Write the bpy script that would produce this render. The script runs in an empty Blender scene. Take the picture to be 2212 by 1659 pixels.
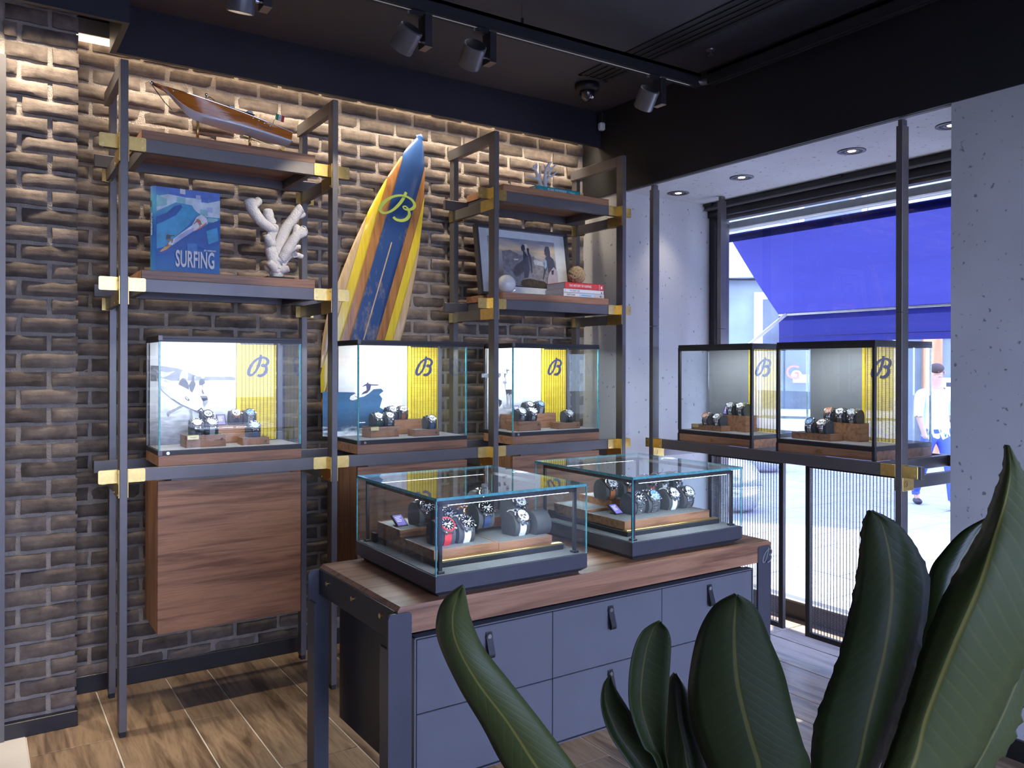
import bpy, bmesh, math, random
from mathutils import Vector, Matrix, noise
random.seed(7)
SC = bpy.context.scene
COL = SC.collection
PI = math.pi
# ---------------------------------------------------------------- camera
FPX, TH, ROLL, HCAM, HZ = 1753.0, math.radians(56.5), math.radians(0.15), 1.4, 790.7
cd = bpy.data.cameras.new('camera')
cam = bpy.data.objects.new('camera', cd); COL.objects.link(cam)
cd.sensor_width = 36.0; cd.sensor_fit = 'HORIZONTAL'
cd.lens = FPX / 2212 * 36.0
cd.shift_y = (HZ - 829.5) / 2212
cd.clip_start = 0.05; cd.clip_end = 200
cam.matrix_world = (Matrix.Translation((0, 0, HCAM)) @ Matrix.Rotation(TH - PI / 2, 4, 'Z')
                    @ Matrix.Rotation(PI / 2, 4, 'X') @ Matrix.Rotation(ROLL, 4, 'Z'))
SC.camera = cam
# ---------------------------------------------------------------- view
vs = SC.view_settings
SC.display_settings.display_device = 'sRGB'
vs.view_transform = 'Standard'; vs.look = 'None'; vs.gamma = 1.0; vs.use_curve_mapping = False
vs.exposure = 0.35
cy = SC.cycles
cy.max_bounces = 9; cy.diffuse_bounces = 4; cy.glossy_bounces = 5; cy.transmission_bounces = 6
cy.transparent_max_bounces = 24
cy.caustics_reflective = False; cy.caustics_refractive = False
cy.sample_clamp_indirect = 4.0; cy.blur_glossy = 0.6
cy.use_denoising = True
# ---------------------------------------------------------------- world: blue-violet daylight sky
W = bpy.data.worlds.new('world'); SC.world = W; W.use_nodes = True
wn = W.node_tree; bg = wn.nodes['Background']
tc = wn.nodes.new('ShaderNodeTexCoord'); sx = wn.nodes.new('ShaderNodeSeparateXYZ')
rp = wn.nodes.new('ShaderNodeValToRGB')
rp.color_ramp.elements[0].position = 0.0; rp.color_ramp.elements[0].color = (0.62, 0.68, 1.0, 1)
rp.color_ramp.elements[1].position = 0.7; rp.color_ramp.elements[1].color = (0.36, 0.44, 1.0, 1)
wn.links.new(tc.outputs['Generated'], sx.inputs[0]); wn.links.new(sx.outputs['Z'], rp.inputs[0])
wn.links.new(rp.outputs[0], bg.inputs['Color'])
bg.inputs['Strength'].default_value = 8.5


def add_light(name, kind, loc, energy, color, size=0.1, size_y=None, target=None, spread=None, angle=None, blend=0.3, portal=False):
    l = bpy.data.lights.new(name, kind)
    if kind != 'SUN' or True:
        l.energy = energy
    l.color = color
    if kind == 'AREA':
        l.shape = 'RECTANGLE' if size_y else 'DISK'
        l.size = size
        if size_y: l.size_y = size_y
        if spread: l.spread = math.radians(spread)
        if portal: l.cycles.is_portal = True
    elif kind == 'SPOT':
        l.shadow_soft_size = size; l.spot_size = math.radians(angle); l.spot_blend = blend
    elif kind == 'SUN':
        l.angle = math.radians(0.6)
    o = bpy.data.objects.new(name, l); COL.objects.link(o); o.location = loc
    if target is not None:
        o.rotation_euler = (Vector(target) - Vector(loc)).to_track_quat('-Z', 'Y').to_euler()
    return o


SUN_AZ = Vector((-0.8, -0.6, 0)); SUN_TAN = 1.38
add_light('sun', 'SUN', (12, 9, 14), 16.0, (1.0, 0.95, 0.86), target=Vector((12, 9, 14)) + SUN_AZ - Vector((0, 0, SUN_TAN)))
WARM = (1.0, 0.72, 0.42); SOFT = (1.0, 0.86, 0.68); COOL = (0.86, 0.92, 1.0)
# daylight portals in the two window openings (they guide sampling, they emit nothing)
add_light('window_portal', 'AREA', (3.95, 2.6, 1.25), 1, (1, 1, 1), 1.75, 2.25, target=(2, 2.6, 1.25), portal=True)
add_light('shopfront_portal', 'AREA', (1.3, -1.36, 1.25), 1, (1, 1, 1), 3.1, 2.4, target=(1.3, 1, 1.25), portal=True)
# linear wall washers in the ceiling slot over the brick wall and over the pillar
add_light('washer_light', 'AREA', (1.74, 3.785, 2.765), 17, SOFT, 2.6, 0.03, target=(1.74, 3.80, 0.0), spread=110)
add_light('pillar_washer_light', 'AREA', (-0.02, 3.43, 2.76), 11, SOFT, 0.75, 0.03, target=(-0.02, 3.52, 0.6), spread=100)


# ---------------------------------------------------------------- picture point -> place in the room
_F = Vector((math.cos(TH), math.sin(TH), 0)); _R = Vector((math.sin(TH), -math.cos(TH), 0)); _U = Vector((0, 0, 1))
_C = Vector((0, 0, HCAM))


def ray(px, py):
    u = (px - 1106) / FPX; v = -(py - HZ) / FPX
    c, s = math.cos(ROLL), math.sin(ROLL)
    return _F + _R * (u * c - v * s) + _U * (u * s + v * c)


def at_z(px, py, z): d = ray(px, py); return _C + d * ((z - HCAM) / d.z)
def at_y(px, py, y): d = ray(px, py); return _C + d * (y / d.y)
def at_x(px, py, x): d = ray(px, py); return _C + d * (x / d.x)
def at_d(px, py, dd): return _C + ray(px, py) * dd


# ---------------------------------------------------------------- materials
def _new(name):
    m = bpy.data.materials.new(name); m.use_nodes = True
    return m, m.node_tree, m.node_tree.nodes['Principled BSDF']


def setp(b, **k):
    for a, v in k.items():
        b.inputs[a].default_value = v


def plain(name, col, rough=0.5, metal=0.0, var=0.06, scale=30, bump=0.0, spec=0.5, bscale=None):
    m, t, b = _new(name)
    co = t.nodes.new('ShaderNodeTexCoord'); n = t.nodes.new('ShaderNodeTexNoise')
    n.inputs['Scale'].default_value = scale; n.inputs['Detail'].default_value = 4
    t.links.new(co.outputs['Object'], n.inputs['Vector'])
    r = t.nodes.new('ShaderNodeValToRGB')
    r.color_ramp.elements[0].position = 0.3; r.color_ramp.elements[1].position = 0.7
    r.color_ramp.elements[0].color = tuple(max(0, c * (1 - var)) for c in col[:3]) + (1,)
    r.color_ramp.elements[1].color = tuple(min(1, c * (1 + var)) for c in col[:3]) + (1,)
    t.links.new(n.outputs['Fac'], r.inputs[0]); t.links.new(r.outputs[0], b.inputs['Base Color'])
    setp(b, Roughness=rough, Metallic=metal); b.inputs['Specular IOR Level'].default_value = spec
    if bump:
        n2 = t.nodes.new('ShaderNodeTexNoise'); n2.inputs['Scale'].default_value = bscale or scale * 3; n2.inputs['Detail'].default_value = 5
        t.links.new(co.outputs['Object'], n2.inputs['Vector'])
        bp = t.nodes.new('ShaderNodeBump'); bp.inputs['Strength'].default_value = bump; bp.inputs['Distance'].default_value = 0.01
        t.links.new(n2.outputs['Fac'], bp.inputs['Height']); t.links.new(bp.outputs[0], b.inputs['Normal'])
    return m


def wood(name, dark, light, axis='X', rough=0.42, scale=1.0, stretch=0.06, fine=True, rand=False):
    m, t, b = _new(name)
    co = t.nodes.new('ShaderNodeTexCoord'); mp = t.nodes.new('ShaderNodeMapping')
    s = [22 * scale] * 3; s['XYZ'.index(axis)] = 22 * scale * stretch
    mp.inputs['Scale'].default_value = s
    t.links.new(co.outputs['Object'], mp.inputs['Vector'])
    if rand:
        oi = t.nodes.new('ShaderNodeObjectInfo'); ml = t.nodes.new('ShaderNodeMath'); ml.operation = 'MULTIPLY'; ml.inputs[1].default_value = 60
        cx = t.nodes.new('ShaderNodeCombineXYZ'); t.links.new(oi.outputs['Random'], ml.inputs[0])
        for k in range(3): t.links.new(ml.outputs[0], cx.inputs[k])
        t.links.new(cx.outputs[0], mp.inputs['Location'])
    n = t.nodes.new('ShaderNodeTexNoise'); n.inputs['Scale'].default_value = 1.0; n.inputs['Detail'].default_value = 6
    n.inputs['Roughness'].default_value = 0.6; n.inputs['Distortion'].default_value = 0.5
    t.links.new(mp.outputs[0], n.inputs['Vector'])
    w = t.nodes.new('ShaderNodeMath'); w.operation = 'MULTIPLY'; w.inputs[1].default_value = 5.5
    t.links.new(n.outputs['Fac'], w.inputs[0])
    f = t.nodes.new('ShaderNodeMath'); f.operation = 'PINGPONG'; f.inputs[1].default_value = 1.0
    t.links.new(w.outputs[0], f.inputs[0])
    n2 = t.nodes.new('ShaderNodeTexNoise'); n2.inputs['Scale'].default_value = 6.0; n2.inputs['Detail'].default_value = 3
    t.links.new(mp.outputs[0], n2.inputs['Vector'])
    mx = t.nodes.new('ShaderNodeMix'); mx.data_type = 'FLOAT'; mx.inputs[0].default_value = 0.45
    t.links.new(f.outputs[0], mx.inputs[2]); t.links.new(n2.outputs['Fac'], mx.inputs[3])
    r = t.nodes.new('ShaderNodeValToRGB'); r.color_ramp.elements[0].position = 0.2; r.color_ramp.elements[1].position = 0.8
    r.color_ramp.elements[0].color = dark + (1,); r.color_ramp.elements[1].color = light + (1,)
    t.links.new(mx.outputs[0], r.inputs[0]); t.links.new(r.outputs[0], b.inputs['Base Color'])
    setp(b, Roughness=rough)
    bp = t.nodes.new('ShaderNodeBump'); bp.inputs['Strength'].default_value = 0.12; bp.inputs['Distance'].default_value = 0.004
    t.links.new(mx.outputs[0], bp.inputs['Height']); t.links.new(bp.outputs[0], b.inputs['Normal'])
    return m


def glow(name, col, strength):
    m, t, b = _new(name)
    setp(b, **{'Base Color': (*col, 1), 'Emission Color': (*col, 1), 'Emission Strength': strength, 'Roughness': 0.4})
    return m


def glass(name, tint=(0.97, 0.99, 0.985), boost=1.0):
    m = bpy.data.materials.new(name); m.use_nodes = True; t = m.node_tree; t.nodes.clear()
    o = t.nodes.new('ShaderNodeOutputMaterial'); mx = t.nodes.new('ShaderNodeMixShader')
    tr = t.nodes.new('ShaderNodeBsdfTransparent'); tr.inputs[0].default_value = (*tint, 1)
    gl = t.nodes.new('ShaderNodeBsdfGlossy'); gl.inputs['Roughness'].default_value = 0.0
    gl.inputs[0].default_value = (1, 1, 1, 1)
    fr = t.nodes.new('ShaderNodeFresnel'); fr.inputs['IOR'].default_value = 1.52
    # both faces of a real pane reflect; each pane here is one closed thin box, so each face carries its own share
    ml = t.nodes.new('ShaderNodeMath'); ml.operation = 'MULTIPLY'; ml.inputs[1].default_value = boost; ml.use_clamp = True
    ge = t.nodes.new('ShaderNodeNewGeometry'); iv = t.nodes.new('ShaderNodeMath'); iv.operation = 'SUBTRACT'; iv.inputs[0].default_value = 1.0
    m2 = t.nodes.new('ShaderNodeMath'); m2.operation = 'MULTIPLY'
    t.links.new(ge.outputs['Backfacing'], iv.inputs[1])
    t.links.new(fr.outputs[0], ml.inputs[0]); t.links.new(ml.outputs[0], m2.inputs[0]); t.links.new(iv.outputs[0], m2.inputs[1])
    t.links.new(m2.outputs[0], mx.inputs[0]); t.links.new(tr.outputs[0], mx.inputs[1]); t.links.new(gl.outputs[0], mx.inputs[2])
    t.links.new(mx.outputs[0], o.inputs[0])
    return m


def ramp_mat(name, axis, stops, rough=0.5, nscale=6, namt=0.15, emit=0.0, coord='Object', nstretch=None):
    """flat print: colours along one object axis (0..1 over the given span) broken up by noise"""
    m, t, b = _new(name)
    co = t.nodes.new('ShaderNodeTexCoord'); sp = t.nodes.new('ShaderNodeSeparateXYZ')
    t.links.new(co.outputs[coord], sp.inputs[0])
    mr = t.nodes.new('ShaderNodeMapRange'); mr.inputs[1].default_value = stops[0][0]; mr.inputs[2].default_value = stops[-1][0]
    t.links.new(sp.outputs['XYZ'.index(axis)], mr.inputs[0])
    n = t.nodes.new('ShaderNodeTexNoise'); n.inputs['Scale'].default_value = nscale; n.inputs['Detail'].default_value = 6
    if nstretch:
        mp = t.nodes.new('ShaderNodeMapping'); mp.inputs['Scale'].default_value = nstretch
        t.links.new(co.outputs[coord], mp.inputs[0]); t.links.new(mp.outputs[0], n.inputs['Vector'])
    else:
        t.links.new(co.outputs[coord], n.inputs['Vector'])
    ad = t.nodes.new('ShaderNodeMath'); ad.operation = 'MULTIPLY_ADD'; ad.inputs[1].default_value = namt
    sb = t.nodes.new('ShaderNodeMath'); sb.operation = 'SUBTRACT'; sb.inputs[1].default_value = 0.5
    t.links.new(n.outputs['Fac'], sb.inputs[0]); t.links.new(sb.outputs[0], ad.inputs[0]); t.links.new(mr.outputs[0], ad.inputs[2])
    r = t.nodes.new('ShaderNodeValToRGB'); e = r.color_ramp.elements
    span = stops[-1][0] - stops[0][0]
    e[0].position = 0; e[0].color = (*stops[0][1], 1); e[1].position = 1; e[1].color = (*stops[-1][1], 1)
    for p, c in stops[1:-1]:
        q = e.new((p - stops[0][0]) / span); q.color = (*c, 1)
    t.links.new(ad.outputs[0], r.inputs[0]); t.links.new(r.outputs[0], b.inputs['Base Color'])
    setp(b, Roughness=rough)
    if emit:
        t.links.new(r.outputs[0], b.inputs['Emission Color']); b.inputs['Emission Strength'].default_value = emit
    return m


M = {}
M['metal'] = plain('dark_bronze_metal', (0.15, 0.14, 0.14), 0.40, 0.5, 0.05, 12, 0.02, bscale=300)
M['metal_dark'] = plain('charcoal_metal', (0.035, 0.033, 0.035), 0.4, 0.3, 0.05, 12)
M['brass'] = plain('brushed_brass', (0.78, 0.55, 0.19), 0.3, 1.0, 0.08, 60, 0.03, bscale=200)
M['walnut'] = wood('walnut', (0.17, 0.075, 0.036), (0.40, 0.20, 0.105), 'X', scale=1.2, stretch=0.05)
M['walnut_side'] = wood('walnut_side', (0.16, 0.07, 0.034), (0.36, 0.18, 0.095), 'Z', scale=1.5, stretch=0.05)
M['walnut_y'] = wood('walnut_y', (0.17, 0.075, 0.036), (0.36, 0.18, 0.10), 'Y', scale=1.2, stretch=0.05)
M['walnut_box'] = wood('walnut_box', (0.16, 0.07, 0.035), (0.36, 0.175, 0.09), 'X', scale=2.0, stretch=0.08)
M['black'] = plain('matt_black_paint', (0.010, 0.010, 0.012), 0.6, 0, 0.05, 8)
M['navy'] = plain('dark_navy_paint', (0.017, 0.017, 0.025), 0.55, 0, 0.08, 5)
M['ceil'] = plain('charcoal_ceiling_paint', (0.045, 0.043, 0.050), 0.7, 0, 0.08, 3)
M['rubber'] = plain('black_rubber', (0.02, 0.02, 0.02), 0.6)
M['skirt'] = plain('black_skirting', (0.012, 0.011, 0.012), 0.35)
M['glass'] = glass('clear_glass')
M['glass_top'] = glass('table_case_glass', (0.95, 0.985, 0.98), 1.15)
M['pane'] = glass('window_glass', (0.93, 0.97, 0.98))
M['edge'] = plain('glass_edge_green', (0.10, 0.42, 0.42), 0.12, 0, 0.25, 60, spec=0.8)
M['steel'] = plain('polished_steel', (0.72, 0.72, 0.74), 0.18, 1.0, 0.04, 90)
M['chrome'] = plain('chrome', (0.85, 0.85, 0.87), 0.08, 1.0, 0.02, 90)
M['gold'] = plain('rose_gold', (0.85, 0.52, 0.34), 0.2, 1.0, 0.04, 90)
M['cushion'] = plain('charcoal_cushion', (0.055, 0.058, 0.064), 0.75, 0, 0.1, 90, 0.1)
M['felt'] = plain('grey_felt', (0.13, 0.14, 0.15), 0.9, 0, 0.12, 80, 0.1)
M['casefloor'] = plain('case_floor_grey', (0.22, 0.215, 0.23), 0.6, 0, 0.06, 40)
M['yellow'] = plain('yellow_slat', (0.95, 0.66, 0.03), 0.5, 0, 0.12, 40)
M['thread'] = plain('dark_thread', (0.03, 0.02, 0.02), 0.8)
M['logo_navy'] = plain('navy_print', (0.03, 0.03, 0.09), 0.5)
M['paper'] = plain('white_paper', (0.80, 0.80, 0.80), 0.6, 0, 0.03, 40)
M['white'] = plain('white_paint', (0.78, 0.78, 0.77), 0.45)
M['card'] = plain('price_card_gold', (0.80, 0.62, 0.30), 0.35, 0.6)
M['led'] = glow('led_strip', (0.92, 0.95, 1.0), 5.0)
M['led_track'] = glow('track_led', (0.80, 0.84, 1.0), 6.0)
M['led_warm'] = glow('warm_lamp', (1.0, 0.84, 0.62), 9.0)
M['leather'] = plain('black_leather', (0.018, 0.017, 0.018), 0.45, 0, 0.1, 60, 0.1)
M['drawer'] = plain('slate_lacquer', (0.13, 0.13, 0.145), 0.38, 0, 0.05, 6)


# ---------------------------------------------------------------- mesh helpers
class MB:
    def __init__(self): self.bm = bmesh.new(); self.mats = []; self.cur = 0

    def use(self, m):
        if m not in self.mats: self.mats.append(m)
        self.cur = self.mats.index(m); return self

    def _fin(self, faces):
        for f in faces: f.material_index = self.cur

    def poly(self, vs, faces):
        b = [self.bm.verts.new(v) for v in vs]
        out = []
        for f in faces:
            try: out.append(self.bm.faces.new([b[i] for i in f]))
            except ValueError: pass
        self._fin(out); return b

    def box(self, x0, x1, y0, y1, z0, z1, bev=0.0, mt=None):
        vs = [(x0, y0, z0), (x1, y0, z0), (x1, y1, z0), (x0, y1, z0), (x0, y0, z1), (x1, y0, z1), (x1, y1, z1), (x0, y1, z1)]
        if mt is not None: vs = [mt @ Vector(v) for v in vs]
        b = self.poly(vs, [(3, 2, 1, 0), (4, 5, 6, 7), (0, 1, 5, 4), (1, 2, 6, 5), (2, 3, 7, 6), (3, 0, 4, 7)])
        if bev:
            ed = set()
            for v in b:
                for e in v.link_edges: ed.add(e)
            r = bmesh.ops.bevel(self.bm, geom=list(ed), offset=bev, segments=1, affect='EDGES', profile=0.5)
            self._fin(r['faces'])
        return self

    def prism(self, pts, h, mt=None, both=True):
        """pts: 2-D outline in local XZ (y is the thickness direction: 0..h)"""
        n = len(pts)
        vs = [Vector((p[0], 0, p[1])) for p in pts] + [Vector((p[0], h, p[1])) for p in pts]
        if mt is not None: vs = [mt @ v for v in vs]
        fs = [tuple(range(n)), tuple(range(2 * n - 1, n - 1, -1))]
        fs += [(i, i + n, (i + 1) % n + n, (i + 1) % n) for i in range(n)]
        self.poly(vs, fs); return self

    def cyl(self, p0, p1, r0, r1=None, n=16, cap=True):
        p0 = Vector(p0); p1 = Vector(p1); r1 = r0 if r1 is None else r1
        d = (p1 - p0).normalized(); a = d.orthogonal().normalized(); c = d.cross(a)
        vs = []
        for p, r in ((p0, r0), (p1, r1)):
            for i in range(n):
                t = 2 * PI * i / n; vs.append(p + (a * math.cos(t) + c * math.sin(t)) * r)
        fs = [(i, (i + 1) % n, (i + 1) % n + n, i + n) for i in range(n)]
        if cap: fs += [tuple(range(n - 1, -1, -1)), tuple(range(n, 2 * n))]
        self.poly(vs, fs); return self

    def tube(self, pts, rad, n=8, cap=True):
        pts = [Vector(p) for p in pts]; rs = rad if isinstance(rad, (list, tuple)) else [rad] * len(pts)
        vs = []; fs = []; up = None
        for i, p in enumerate(pts):
            d = (pts[min(i + 1, len(pts) - 1)] - pts[max(i - 1, 0)]).normalized()
            if up is None: up = d.orthogonal().normalized()
            a = (up - d * up.dot(d)).normalized(); up = a; c = d.cross(a)
            for k in range(n):
                t = 2 * PI * k / n; vs.append(p + (a * math.cos(t) + c * math.sin(t)) * rs[i])
            if i:
                o = (i - 1) * n
                fs += [(o + k, o + (k + 1) % n, o + n + (k + 1) % n, o + n + k) for k in range(n)]
        if cap:
            fs.append(tuple(range(n - 1, -1, -1))); o = (len(pts) - 1) * n; fs.append(tuple(range(o, o + n)))
        self.poly(vs, fs); return self

    def lathe(self, prof, n=24, mt=None):
        """prof: (r, z) from bottom to top round local Z"""
        vs = []; fs = []
        for r, z in prof:
            for k in range(n):
                t = 2 * PI * k / n; v = Vector((r * math.cos(t), r * math.sin(t), z)); vs.append(mt @ v if mt is not None else v)
        for i in range(len(prof) - 1):
            o = i * n
            fs += [(o + k, o + (k + 1) % n, o + n + (k + 1) % n, o + n + k) for k in range(n)]
        fs.append(tuple(range(n - 1, -1, -1))); o = (len(prof) - 1) * n; fs.append(tuple(range(o, o + n)))
        self.poly(vs, fs); return self

    def ball(self, c, r, n=24, m=14, sq=(1, 1, 1)):
        c = Vector(c)
        prof = [(max(1e-4, r * math.sin(PI * i / m)), -r * math.cos(PI * i / m)) for i in range(m + 1)]
        return self.lathe(prof, n, Matrix.Translation(c) @ Matrix.Diagonal((*sq, 1)))

    def grid(self, rows, closed=False):
        """rows: list of rows of points"""
        nr = len(rows); nc = len(rows[0]); vs = [p for r in rows for p in r]
        fs = [(i * nc + j, i * nc + j + 1, (i + 1) * nc + j + 1, (i + 1) * nc + j) for i in range(nr - 1) for j in range(nc - 1)]
        self.poly(vs, fs); return self

    def mesh(self, name, smooth=False, weld=False):
        if weld: bmesh.ops.remove_doubles(self.bm, verts=self.bm.verts, dist=1e-5)
        bmesh.ops.recalc_face_normals(self.bm, faces=self.bm.faces)
        me = bpy.data.meshes.new(name); self.bm.to_mesh(me); self.bm.free()
        for m in self.mats: me.materials.append(m)
        if smooth:
            for p in me.polygons: p.use_smooth = True
        return me


def link(name, me, parent=None, loc=None, rz=0):
    o = bpy.data.objects.new(name, me); COL.objects.link(o)
    if parent is not None: o.parent = parent
    if loc is not None: o.location = loc
    if rz: o.rotation_euler = (0, 0, rz)
    return o


def obj(name, mb, mat=None, parent=None, smooth=False, loc=None, rz=0, weld=False):
    if mat is not None and not mb.mats: mb.mats.append(mat)
    o = link(name, mb.mesh(name, smooth, weld), parent, loc, rz)
    if smooth == 'auto':
        pass
    return o


def bx(name, dims, mat, parent=None, bev=0.0, **k):
    return obj(name, MB().use(mat).box(*dims, bev=bev), None, parent, **k)


def tag(o, label=None, cat=None, group=None, kind=None):
    if label: o['label'] = label
    if cat: o['category'] = cat
    if group: o['group'] = group
    if kind: o['kind'] = kind
    return o


def thing(name, label, cat, loc=(0, 0, 0), rz=0, group=None):
    o = bpy.data.objects.new(name, None); COL.objects.link(o); o.empty_display_size = 0.05
    o.location = loc; o.rotation_euler = (0, 0, rz)
    return tag(o, label, cat, group)


def struct(name, mb, mat=None, parent=None, **k):
    o = obj(name, mb, mat, parent, **k)
    if parent is None: o['kind'] = 'structure'
    return o


def copy_tree(o, parent=None):
    c = o.copy(); COL.objects.link(c)
    if parent is not None: c.parent = parent
    for ch in list(o.children): copy_tree(ch, c)
    return c


def catmull(pts, n=6):
    pts = [Vector(p) for p in pts]; out = []
    for i in range(len(pts) - 1):
        p0 = pts[max(i - 1, 0)]; p1 = pts[i]; p2 = pts[i + 1]; p3 = pts[min(i + 2, len(pts) - 1)]
        for k in range(n):
            t = k / n
            out.append(0.5 * ((2 * p1) + (p2 - p0) * t + (2 * p0 - 5 * p1 + 4 * p2 - p3) * t * t + (3 * p1 - p0 - 3 * p2 + p3) * t ** 3))
    out.append(pts[-1]); return out


# looped capital B emblem: centre line and stroke width, unit height, in local XZ facing -Y
B_PATH = [((0.58, 1.00, 0), .075), ((0.575, 0.90, 0), .085), ((0.545, 0.72, 0), .09), ((0.47, 0.48, 0), .085), ((0.36, 0.26, 0), .07), ((0.22, 0.10, 0), .07),
          ((0.10, 0.06, 0), .085), ((0.035, 0.13, 0), .10), ((0.05, 0.29, 0), .10), ((0.16, 0.53, 0), .085), ((0.34, 0.74, 0), .07), ((0.56, 0.86, 0), .06),
          ((0.78, 0.85, 0), .075), ((0.90, 0.74, 0), .09), ((0.885, 0.61, 0), .09), ((0.78, 0.50, 0), .07), ((0.66, 0.465, 0), .045), ((0.615, 0.515, 0), .04),
          ((0.675, 0.56, 0), .045), ((0.77, 0.50, 0), .065), ((0.835, 0.36, 0), .09), ((0.80, 0.20, 0), .095), ((0.68, 0.08, 0), .09), ((0.53, 0.035, 0), .085), ((0.43, 0.075, 0), .08)]


def emblem(mb, h, mt, thick=0.001, wscale=1.0):
    """ribbon B, height h, origin lower left; mt places the local XZ plane"""
    pw = [(p[0], p[1], w) for p, w in B_PATH]
    c = catmull(pw, 4)
    lo = []; hi = []
    for i, q in enumerate(c):
        a = c[max(i - 1, 0)]; b = c[min(i + 1, len(c) - 1)]
        d = Vector((b.x - a.x, b.y - a.y)); d = d.normalized() if d.length > 1e-6 else Vector((1, 0))
        nrm = Vector((-d.y, d.x)); w = q.z * 0.5 * wscale
        lo.append((q.x - nrm.x * w, q.y - nrm.y * w)); hi.append((q.x + nrm.x * w, q.y + nrm.y * w))
    rows = []
    for k, (l, u) in enumerate(zip(lo, hi)):
        dy = -thick - 0.00002 * k
        rows.append([mt @ Vector((l[0] * h, 0, l[1] * h)), mt @ Vector((l[0] * h, dy, l[1] * h)), mt @ Vector((u[0] * h, dy, u[1] * h)), mt @ Vector((u[0] * h, 0, u[1] * h))])
    mb.grid(rows)
    return mb


def text_mesh(name, body, size, mat, sx=1.0, extrude=0.0004, bold=0.0, align='LEFT', space=1.0):
    cu = bpy.data.curves.new(name, 'FONT'); cu.body = body; cu.size = size; cu.extrude = extrude; cu.offset = bold
    cu.align_x = align; cu.space_character = space; cu.resolution_u = 3
    o = bpy.data.objects.new(name, cu); COL.objects.link(o)
    dg = bpy.context.evaluated_depsgraph_get(); me = bpy.data.meshes.new_from_object(o.evaluated_get(dg))
    bpy.data.objects.remove(o); bpy.data.curves.remove(cu)
    # text lies in XY; stand it up in XZ facing -Y
    me.transform(Matrix.Diagonal((sx, 1, 1, 1))); me.transform(Matrix.Rotation(PI / 2, 4, 'X'))
    me.materials.clear(); me.materials.append(mat)
    return me
# ================================================================ the setting
def concrete(name, base):
    m, t, b = _new(name)
    co = t.nodes.new('ShaderNodeTexCoord')
    n = t.nodes.new('ShaderNodeTexNoise'); n.inputs['Scale'].default_value = 1.6; n.inputs['Detail'].default_value = 8
    v = t.nodes.new('ShaderNodeTexNoise'); v.inputs['Scale'].default_value = 38; v.inputs['Detail'].default_value = 2
    t.links.new(co.outputs['Object'], n.inputs['Vector']); t.links.new(co.outputs['Object'], v.inputs['Vector'])
    r = t.nodes.new('ShaderNodeValToRGB'); r.color_ramp.elements[0].position = 0.35; r.color_ramp.elements[1].position = 0.7
    r.color_ramp.elements[0].color = tuple(c * 0.86 for c in base) + (1,); r.color_ramp.elements[1].color = tuple(c * 1.1 for c in base) + (1,)
    p = t.nodes.new('ShaderNodeValToRGB'); p.color_ramp.elements[0].position = 0.27; p.color_ramp.elements[1].position = 0.34
    p.color_ramp.elements[0].color = (0.25, 0.25, 0.27, 1); p.color_ramp.elements[1].color = (1, 1, 1, 1)
    mx = t.nodes.new('ShaderNodeMix'); mx.data_type = 'RGBA'; mx.blend_type = 'MULTIPLY'; mx.inputs[0].default_value = 0.8
    t.links.new(n.outputs['Fac'], r.inputs[0]); t.links.new(v.outputs['Fac'], p.inputs[0])
    t.links.new(r.outputs[0], mx.inputs[6]); t.links.new(p.outputs[0], mx.inputs[7]); t.links.new(mx.outputs[2], b.inputs['Base Color'])
    bp = t.nodes.new('ShaderNodeBump'); bp.inputs['Strength'].default_value = 0.25; bp.inputs['Distance'].default_value = 0.004
    t.links.new(p.outputs[0], bp.inputs['Height']); t.links.new(bp.outputs[0], b.inputs['Normal'])
    setp(b, Roughness=0.75)
    return m


M['concrete'] = concrete('cast_concrete', (0.50, 0.50, 0.50))
M['plaster'] = plain('grey_plaster', (0.16, 0.155, 0.16), 0.8, 0, 0.05, 3)
M['mortar'] = plain('lime_mortar', (0.36, 0.31, 0.26), 0.95, 0, 0.14, 30, 0.6, bscale=160)


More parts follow.
